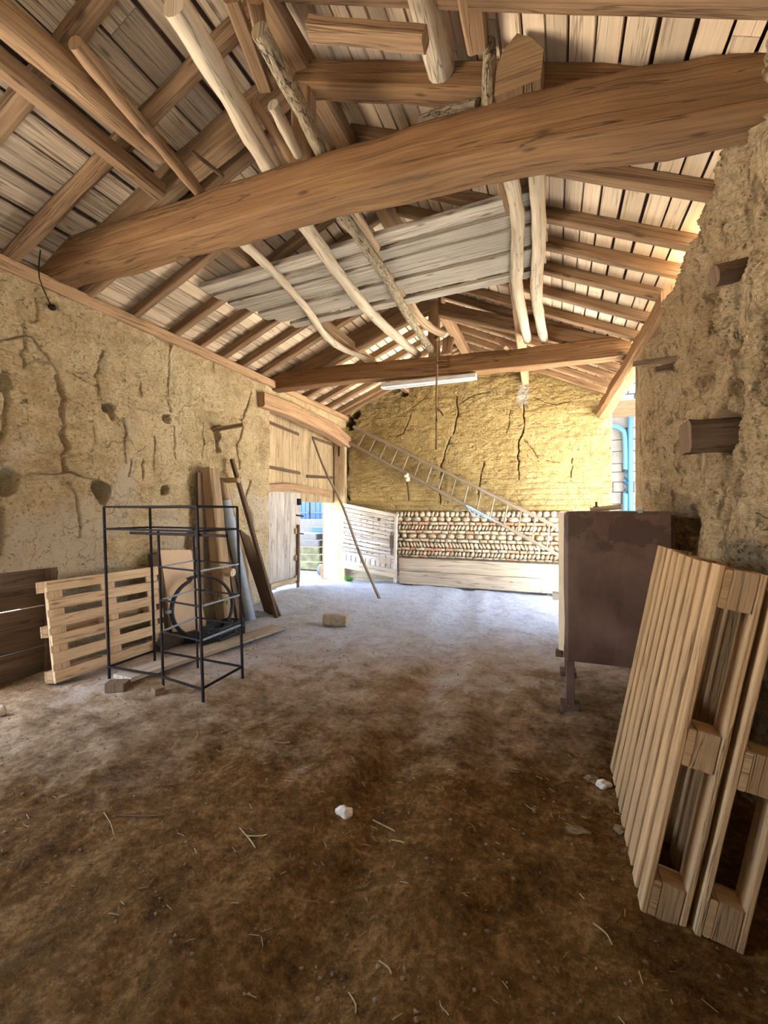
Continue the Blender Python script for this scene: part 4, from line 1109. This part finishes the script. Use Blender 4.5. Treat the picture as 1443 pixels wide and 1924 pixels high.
tk = empty('oil_tank', (.42, 4.0, 0), 'brown steel oil tank on legs standing beside the right wall', 'tank')
x0, x1, y0, y1, z0, z1 = .050, .78, 3.62, 4.45, .36, 1.495
mb = MB()
ring = []
prof = rrect(x1 - x0, y1 - y0, .03)
cx, cy = (x0 + x1) / 2, (y0 + y1) / 2
zs = [z0, z0 + .02, z0 + .3, z0 + .6, z0 + .9, z1 - .02, z1]
mb.sweep([(cx, cy, z) for z in zs], prof, up=(0, 1, 0), scales=[.975, 1, 1.003, 1.006, 1.003, 1, .98], noise=.003, nsc=2); mb.build('body', M['tank'], tk)
mb = MB()
pts = [(x0 - .005, cy, z) for z in (z0 + .0, z0 + .12, z0 + .4, z0 + .7, z1 - .12, z1)]
mb.sweep(pts, [(-.39, -.012), (.39, -.012), (.37, .032), (-.37, .032)], up=(-1, 0, 0), scales=[.97, 1, 1, 1, 1, .97]); mb.build('end_panel', M['cream'], tk)
mb = MB(); mb.box((x0 - .035, y0 + .05, z0 + .04), (.05, .05, .05), bev=.005); mb.build('bracket', M['rust'], tk)
mb = MB(); mb.box((x0 - .05, y0 + .30, .80), (.07, .10, .055), bev=.004); mb.build('gauge_box', M['white_metal'], tk)
for lx, ly in ((x0 + .045, y0 + .05), (x1 - .05, y0 + .05), (x0 + .045, y1 - .05), (x1 - .05, y1 - .05)):
    g = fh(lx, ly)
    mb = MB(); mb.box((lx, ly, (g + z0) / 2 + .02), (.06, .06, z0 - g + .03), bev=.004); lg = mb.build('leg', M['tank'], tk)
    mb = MB(); mb.box((lx, ly, g + .025), (.14, .14, .05), bev=.01); f_ = mb.build('foot', M['rust'], lg)
mb = MB(); mb.bar((x0 + .02, y0 + .01, z1 - .005), (x1, y0 + .01, z1 - .005), .015, .03, noise=.004, n=10); mb.build('top_rim', M['rust'], tk)
mb = MB(); mb.box((.36, y0 + .10, z1 + .01), (.42, .10, .008), Matrix.Rotation(.08, 3, 'Z')); thing(mb, 'paper_strip', M['stone'], 'pale strip of card lying on top of the oil tank', 'strip')
mb = MB(); mb.log([(.24, y0 + .12, z1 + .022), (.45, y0 + .09, z1 + .045)], .018, 10, noise=.003, sub=3); thing(mb, 'short_stick', M['post'], 'short round stick lying on top of the oil tank', 'stick')
mb = MB(); mb.log([(.285, y0 + .16, z1), (.285, y0 + .16, z1 + .05)], .022, 12, sub=1); mb.log([(.285, y0 + .16, z1 + .05), (.285, y0 + .16, z1 + .085)], .009, 8, sub=1); thing(mb, 'filler_valve', M['rust'], 'small brass valve standing on the oil tank', 'valve')
mb = MB(); mb.box((.56, y0 + .02, z1 + .01), (.03, .04, .025)); thing(mb, 'metal_clip', M['pvc'], 'small grey clip on the front edge of the oil tank', 'clip')

# stubs in the right wall
r0 = atX(1385, 505, XR)
mb = MB(); mb.log([r0 + Vector((.15, .05, .03)), r0 + Vector((-.10, -.0, -.02))], .055, 10, noise=.008, sub=3); thing(mb, 'timber_stub', M['dark_wood'], 'dark sawn timber stub high on the right wall', 'stub')
r0 = atX(1352, 815, XR)
mb = MB(); mb.bar(r0 + Vector((.2, .03, .0)), r0 + Vector((-.17, -.01, -.02)), .19, .19, noise=.018, n=8, bev=.035, nsc=5); thing(mb, 'timber_stub', M['dark_wood'], 'thick squared beam end jutting from its hole in the right wall', 'stub')
r0 = atX(1254, 676, XR)
mb = MB(); mb.bar(r0 + Vector((.12, 0, .0)), atX(1192, 684, .70), .035, .05, noise=.004, n=5); thing(mb, 'wall_lath', M['dark_wood'], 'thin dark lath poking out of the right wall towards the gable', 'lath')
r0 = atX(1246, 690, XR)
mb = MB(); mb.bar(r0 + Vector((.12, 0, .0)), r0 + Vector((-.06, 0, -.02)), .06, .05, noise=.004, n=4); thing(mb, 'timber_stub', M['dark_wood'], 'tiny timber stub under the thin lath on the right wall', 'stub')

# ================================================================== LOOSE STONES, LITTER, WEEDS
def stone(px, py, rad, label, mat='stone', rz=0, noise=.5, name='stone'):
    c = atZ(px, py, .0); h = fh(c.x, c.y)
    c = atZ(px, py, h + rad[2] * .4)
    mb = MB(); mb.blob((c.x, c.y, fh(c.x, c.y) + rad[2] * .55), rad, Matrix.Rotation(rz, 3, 'Z'), noise=noise, sub=3, nsc=1.6)
    return thing(mb, name, M[mat], label, 'stone', smooth=25)
stone(648, 1528, (.040, .030, .028), 'small pale stone on the dark earth in the foreground')
stone(1135, 1476, (.035, .03, .022), 'pale pebble at the foot of the slatted pallet')
stone(1112, 1464, (.04, .03, .018), 'brown pebble beside the pale one at the slatted pallet', 'clod')
stone(-4, 1342, (.05, .05, .05), 'rounded pale stone cut by the left edge of the picture', 'stone', noise=.2)
stone(1166, 1560, (.03, .025, .015), 'dull pebble against the lower edge of the slatted pallet', 'clod')
stone(1085, 1560, (.05, .025, .012), 'flat dull chip on the floor before the slatted pallet', 'clod')
stone(1180, 1116, (.10, .07, .05), 'lump of rubble under the oil tank at the back', 'stone') if False else None
M['block_stone'] = plain('dull_block_stone', (0.36, 0.28, 0.19), 0.9, 0, 18, 0.35, 0.6)
# rough building block on the floor
mb = MB(); c = atZ(629, 1174); c.z = fh(c.x, c.y)
mb.sweep([c + Vector((-.155, -.0, .07)) , c + Vector((-.05, .02, .075)), c + Vector((.06, .03, .075)), c + Vector((.16, .05, .07))], rrect(.16, .145, .03), noise=.022, nsc=6)
thing(mb, 'building_block', M['block_stone'], 'rough squared block alone in the middle of the floor', 'block', smooth=25)
for k, (px, py, r) in enumerate(((1022, 1116, .05), (900, 1106, .035), (770, 1098, .035))):
    stone(px, py, (r * 1.4, r, r * .7), ['whitish stone at the right end of the base boards', 'small stone under the middle of the base boards', 'small stone under the left end of the base boards'][k], 'render_wall')
# weeds
def weed(c, n, h, label):
    mb = MB()
    for k in range(n):
        a = random.uniform(0, 6.28); l = h * random.uniform(.5, 1.1); sp = random.uniform(.1, .5)
        base = Vector(c) + Vector((random.uniform(-.5, .5) * h * 1.4, random.uniform(-.2, .2) * h, 0))
        tip = base + Vector((math.cos(a) * sp * l, math.sin(a) * sp * l, l))
        w = Vector((-math.sin(a), math.cos(a), 0)) * (.012 + .02 * random.random()); m = base.lerp(tip, .6) + Vector((0, 0, .01))
        i = len(mb.v); mb.v += [tuple(base), tuple(m - w), tuple(tip), tuple(m + w)]; mb.face([i, i + 1, i + 2, i + 3])
    return thing(mb, 'weed', M['leaf'], label, 'weed', smooth=0)
c = atZ(655, 1096); weed((c.x, c.y, fh(c.x, c.y)), 60, .12, 'tuft of green weeds at the foot of the stone jamb')
c = atZ(832, 1104); weed((c.x, c.y, fh(c.x, c.y)), 40, .13, 'green weed growing in front of the base boards')
weed((-3.98, 4.45, .30), 8, .10, 'small green leaves sprouting behind the black crate')

def litter(name, n, area, ln, mat, label, cat):
    mb = MB()
    for k in range(n):
        x = random.uniform(area[0], area[1]); y = random.uniform(area[2], area[3]) ; y = area[2] + (y - area[2]) * random.random() ** .3 if False else y
        a = random.uniform(0, 6.28); l = random.uniform(.3, 1) * ln; w = random.uniform(.0008, .0018)
        dx, dy = math.cos(a) * l / 2, math.sin(a) * l / 2; nx_, ny_ = -math.sin(a) * w, math.cos(a) * w
        z0_, z1_ = fh(x - dx, y - dy) + .003, fh(x + dx, y + dy) + .004
        i = len(mb.v)
        mb.v += [(x - dx - nx_, y - dy - ny_, z0_), (x - dx + nx_, y - dy + ny_, z0_), (x + dx + nx_, y + dy + ny_, z1_), (x + dx - nx_, y + dy - ny_, z1_),
                 (x - dx, y - dy, z0_ + w * 1.6), (x + dx, y + dy, z1_ + w * 1.6)]
        mb.face([i, i + 4, i + 5, i + 3]); mb.face([i + 1, i + 2, i + 5, i + 4])
    o = mb.build(name, M[mat], None, (0, 0, 0), smooth=0)
    return tag(o, label, cat, kind='stuff')
litter('straw_litter', 900, (-4.0, .75, 1.1, 6.0), .045, 'straw', 'bits of straw and chaff scattered over the earth floor', 'straw')
mb = MB()
for k in range(900):
    x, y = random.uniform(-4.1, .8), 1.1 + 3.4 * random.random() ** 1.5
    r = random.uniform(.003, .010); mb.blob((x, y, fh(x, y) + r * .3), (r, r * .8, r * .7), noise=.5, sub=1)
tag(mb.build('earth_crumbs', M['clod'], None, (0, 0, 0)), 'crumbs of dry earth scattered over the floor', 'earth', kind='stuff')
tw = [((220, 1538), (310, 1535), 'dark twig lying in the left foreground'), ((465, 1577), (502, 1581), 'short twig lying in the middle foreground'),
      ((450, 1560), (480, 1603), 'thin twig crossing the short one in the foreground'), ((700, 1530), (742, 1556), 'twig beside the pale foreground stone, on its right'),
      ((712, 1812), (735, 1845), 'pale splinter near the bottom edge, in the middle'), ((655, 1862), (668, 1915), 'thin stem near the bottom edge'),
      ((1115, 1745), (1150, 1790), 'thin twig below the near corner of the slatted pallet'), ((195, 1535), (214, 1570), 'curved straw stalk in the left foreground'),
      ((222, 1312), (236, 1324), 'short splinter in front of the rack'), ((735, 1570), (760, 1585), 'broken bark chip right of the pale stone'), ((515, 1400), (545, 1400), 'little twig on the rut left of centre'),
      ((360, 1400), (372, 1380), 'little stalk below the rack')]
for a, b, lab in tw:
    A, B = atZ(*a), atZ(*b); A.z = fh(A.x, A.y) + .005; B.z = fh(B.x, B.y) + .007; m_ = A.lerp(B, .5); m_.z = fh(m_.x, m_.y) + .007; m_.x += .012
    mb = MB(); mb.log([A, m_, B], .003 if 'twig' in lab else .0024, 6, noise=.001, sub=4)
    thing(mb, 'twig', M['dark_wood'] if 'dark' in lab else M['straw'], lab, 'twig')

# ================================================================== OUTSIDE
# house seen through the small doorway
hs = empty('neighbour_house', (-8, 13.2, 0), 'pale house with blue shutters seen through the small doorway', 'house')
mb = MB(); mb.box((-8.5, 13.4, 3), (9, .4, 6)); mb.build('wall', M['render_wall'], hs)
for a, b in ((560, 582), (586, 610)):
    A, B = atY(a, 975, 13.16), atY(b, 900, 13.16)
    mb = MB()
    w = (B.x - A.x)
    for k in range(3):
        mb.box((A.x + w * (k + .5) / 3, 13.16, (A.z + B.z) / 2), (w / 3 - .012, .05, B.z - A.z), bev=.004)
    s_ = mb.build('shutter', M['blue_paint'], hs)
    mb = MB(); mb.box(((A.x + B.x) / 2, 13.12, A.z + .22), (w, .03, .07)); mb.build('batten', M['blue_paint'], s_)
A = atY(583, 980, 13.05); mb = MB(); mb.box((A.x, 13.08, A.z), (1.5, .16, .12)); mb.build('sill', M['render_wall'], hs)
mb = MB(); A, B = atY(560, 1040, 12.3), atY(612, 985, 12.3); mb.box(((A.x + B.x) / 2, 12.5, B.z / 2 + .1), (2.6, .4, B.z + .1)); thing(mb, 'low_wall', M['render_wall'], 'low pale wall in front of the house outside', 'wall')
A, B = atY(586, 1012, 12.0), atY(608, 991, 12.0); mb = MB(); mb.box(((A.x + B.x) / 2, 12.1, (A.z + B.z) / 2), (B.x - A.x, .25, B.z - A.z), bev=.01); mb.box(((A.x + B.x) / 2, 12.08, B.z), (B.x - A.x + .05, .3, .03)); thing(mb, 'letter_box', M['pipe_blue'], 'blue box on the low wall outside the doorway', 'box')
M['moss'] = plain('mossy_stone', (0.10, 0.105, 0.06), 0.95, 0, 5, 0.6, 0.6)
sp = empty('stone_steps', (-6.3, 10.4, 0), 'mossy stone steps outside the small doorway', 'steps')
for k in range(5):
    y = 9.85 + .30 * k; c = atY(575, 1060, y)
    mb = MB(); mb.box((c.x - .35 + .02 * k, y + .4, .09 + .17 * k), (1.5 - .05 * k, .8, .18), Matrix.Rotation(random.uniform(-.06, .06), 3, 'Z'), bev=.03); mb.build('step', M['moss'] if k < 3 else M['render_wall'], sp)
for k, (px, py, r) in enumerate(((596, 1082, .16), (572, 1090, .13), (588, 1062, .14), (604, 1092, .12))):
    c = atZ(px, py); mb = MB(); mb.blob((c.x, max(c.y, 9.3), r * .5), (r * 1.3, r, r), noise=.4, sub=2)
    thing(mb, 'boulder', M['render_wall'], ['grey boulder against the stone jamb outside', 'flat grey boulder in front of the mossy steps', 'tilted boulder beside the mossy steps', 'round boulder at the very foot of the stone jamb outside'][k], 'stone')
mb = MB(); mb.box((-3.0, 11.3, 4.2), (3.8, 3.6, 8.5)); struct(mb.build('shade_block', M['render_wall']), 'tall unseen block added behind the gable wall to shade the steps outside', 'light blocker')  # unseen block, added only to shade the steps outside the doorway
# neighbour wall and pipes beyond the right opening
mb = MB(); zz = 0
while zz < 5.2:
    h = random.uniform(.16, .26); x = .62
    while x < 4.5:
        w = random.uniform(.2, .5); mb.box((x + w / 2, 10.0 + random.uniform(-.012, .012), zz + h / 2), (w - .012, .3, h - .012), bev=.02); x += w
    zz += h
mb.box((2.5, 10.05, 2.6), (3.9, .28, 5.2))
thing(mb, 'stone_house_wall', M['render_wall'], 'pale grey stone wall outside the right opening', 'wall')
for pts, lab in (([(1150, 800), (1166, 806), (1174, 828), (1175, 950), (1175, 1080)], 'pale blue downpipe with a bend outside the right opening'), ([(1184, 770), (1184.5, 900), (1184.5, 1080)], 'straight pale blue downpipe beside the stone wall outside')):
    mb = MB(); mb.log([atY(x, y, 9.76) for x, y in pts], .048, 14, sub=6); thing(mb, 'downpipe', M['pipe_blue'], lab, 'pipe')
mb = MB(); c = atY(1170, 768, 9.5); M['fascia'] = wood('fascia_wood', (.13, .06, .025), (.07, .03, .012)); mb.bar((c.x - .8, 9.5, c.z), (c.x + 2, 9.5, c.z), .05, .32, noise=.003, n=4); thing(mb, 'fascia_board', M['fascia'], 'orange-brown fascia board above the downpipes outside', 'board')

# ================================================================== LIGHT
w = bpy.data.worlds.new('World'); SC.world = w; w.use_nodes = True
nt = w.node_tree; nt.nodes.clear()
sky = nt.nodes.new('ShaderNodeTexSky'); sky.sky_type = 'NISHITA'; sky.sun_disc = False
sky.sun_elevation = math.radians(70); sky.sun_rotation = math.radians(180); sky.air_density = 1.0; sky.dust_density = 2.5; sky.ozone_density = 1.0
bg = nt.nodes.new('ShaderNodeBackground'); bg.inputs[1].default_value = SKY_STRENGTH
ow = nt.nodes.new('ShaderNodeOutputWorld')
nt.links.new(sky.outputs[0], bg.inputs[0]); nt.links.new(bg.outputs[0], ow.inputs[0])
sl = bpy.data.lights.new('sun', 'SUN'); sl.energy = SUN_STRENGTH; sl.angle = math.radians(1.0); sl.color = (1.0, .95, .86)
so = bpy.data.objects.new('sun', sl); COL.objects.link(so)
so.rotation_euler = Vector((-.265, -.10, -.96)).to_track_quat('-Z', 'Y').to_euler()
def portal(name, loc, dirv, sx, sy):
    l = bpy.data.lights.new(name, 'AREA'); l.shape = 'RECTANGLE'; l.size = sx; l.size_y = sy; l.cycles.is_portal = True
    o = bpy.data.objects.new(name, l); COL.objects.link(o); o.location = loc; o.rotation_euler = Vector(dirv).to_track_quat('-Z', 'Z').to_euler()
portal('portal_opening', (1.15, 7.32, 1.7), (-1, 0, 0), 2.7, 3.4)
portal('portal_doorway', (-5.0, 7.9, .9), (1, 0, 0), 1.4, 1.8)

portal('portal_added_left', (XL - .6, .45, 1.4), (1, 0, 0), 3.0, 3.0)  # for the opening added in the left wall, out of view
portal('portal_added_right', (1.4, -.88, 1.05), (-1, 0, 0), 1.0, 2.2)  # for the opening added in the right wall, behind the camera
# ================================================================== CAMERA
cd = bpy.data.cameras.new('camera'); cam = bpy.data.objects.new('camera', cd); COL.objects.link(cam)
cam.location = (0, 0, CAMH); cam.rotation_euler = (math.radians(90), 0, YAW)
cd.sensor_fit = 'VERTICAL'; cd.sensor_height = 36.0; cd.lens = F / 1924 * 36.0; cd.clip_start = .02; cd.clip_end = 300
SC.camera = cam
SC.view_settings.view_transform = 'Standard'; SC.view_settings.look = 'None'; SC.view_settings.gamma = 1.0
SC.view_settings.use_curve_mapping = False; SC.view_settings.exposure = EXPOSURE
cy_ = SC.cycles
cy_.max_bounces = 12; cy_.diffuse_bounces = 8; cy_.glossy_bounces = 3; cy_.caustics_reflective = False; cy_.caustics_refractive = False
cy_.use_denoising = True; cy_.sample_clamp_indirect = 20
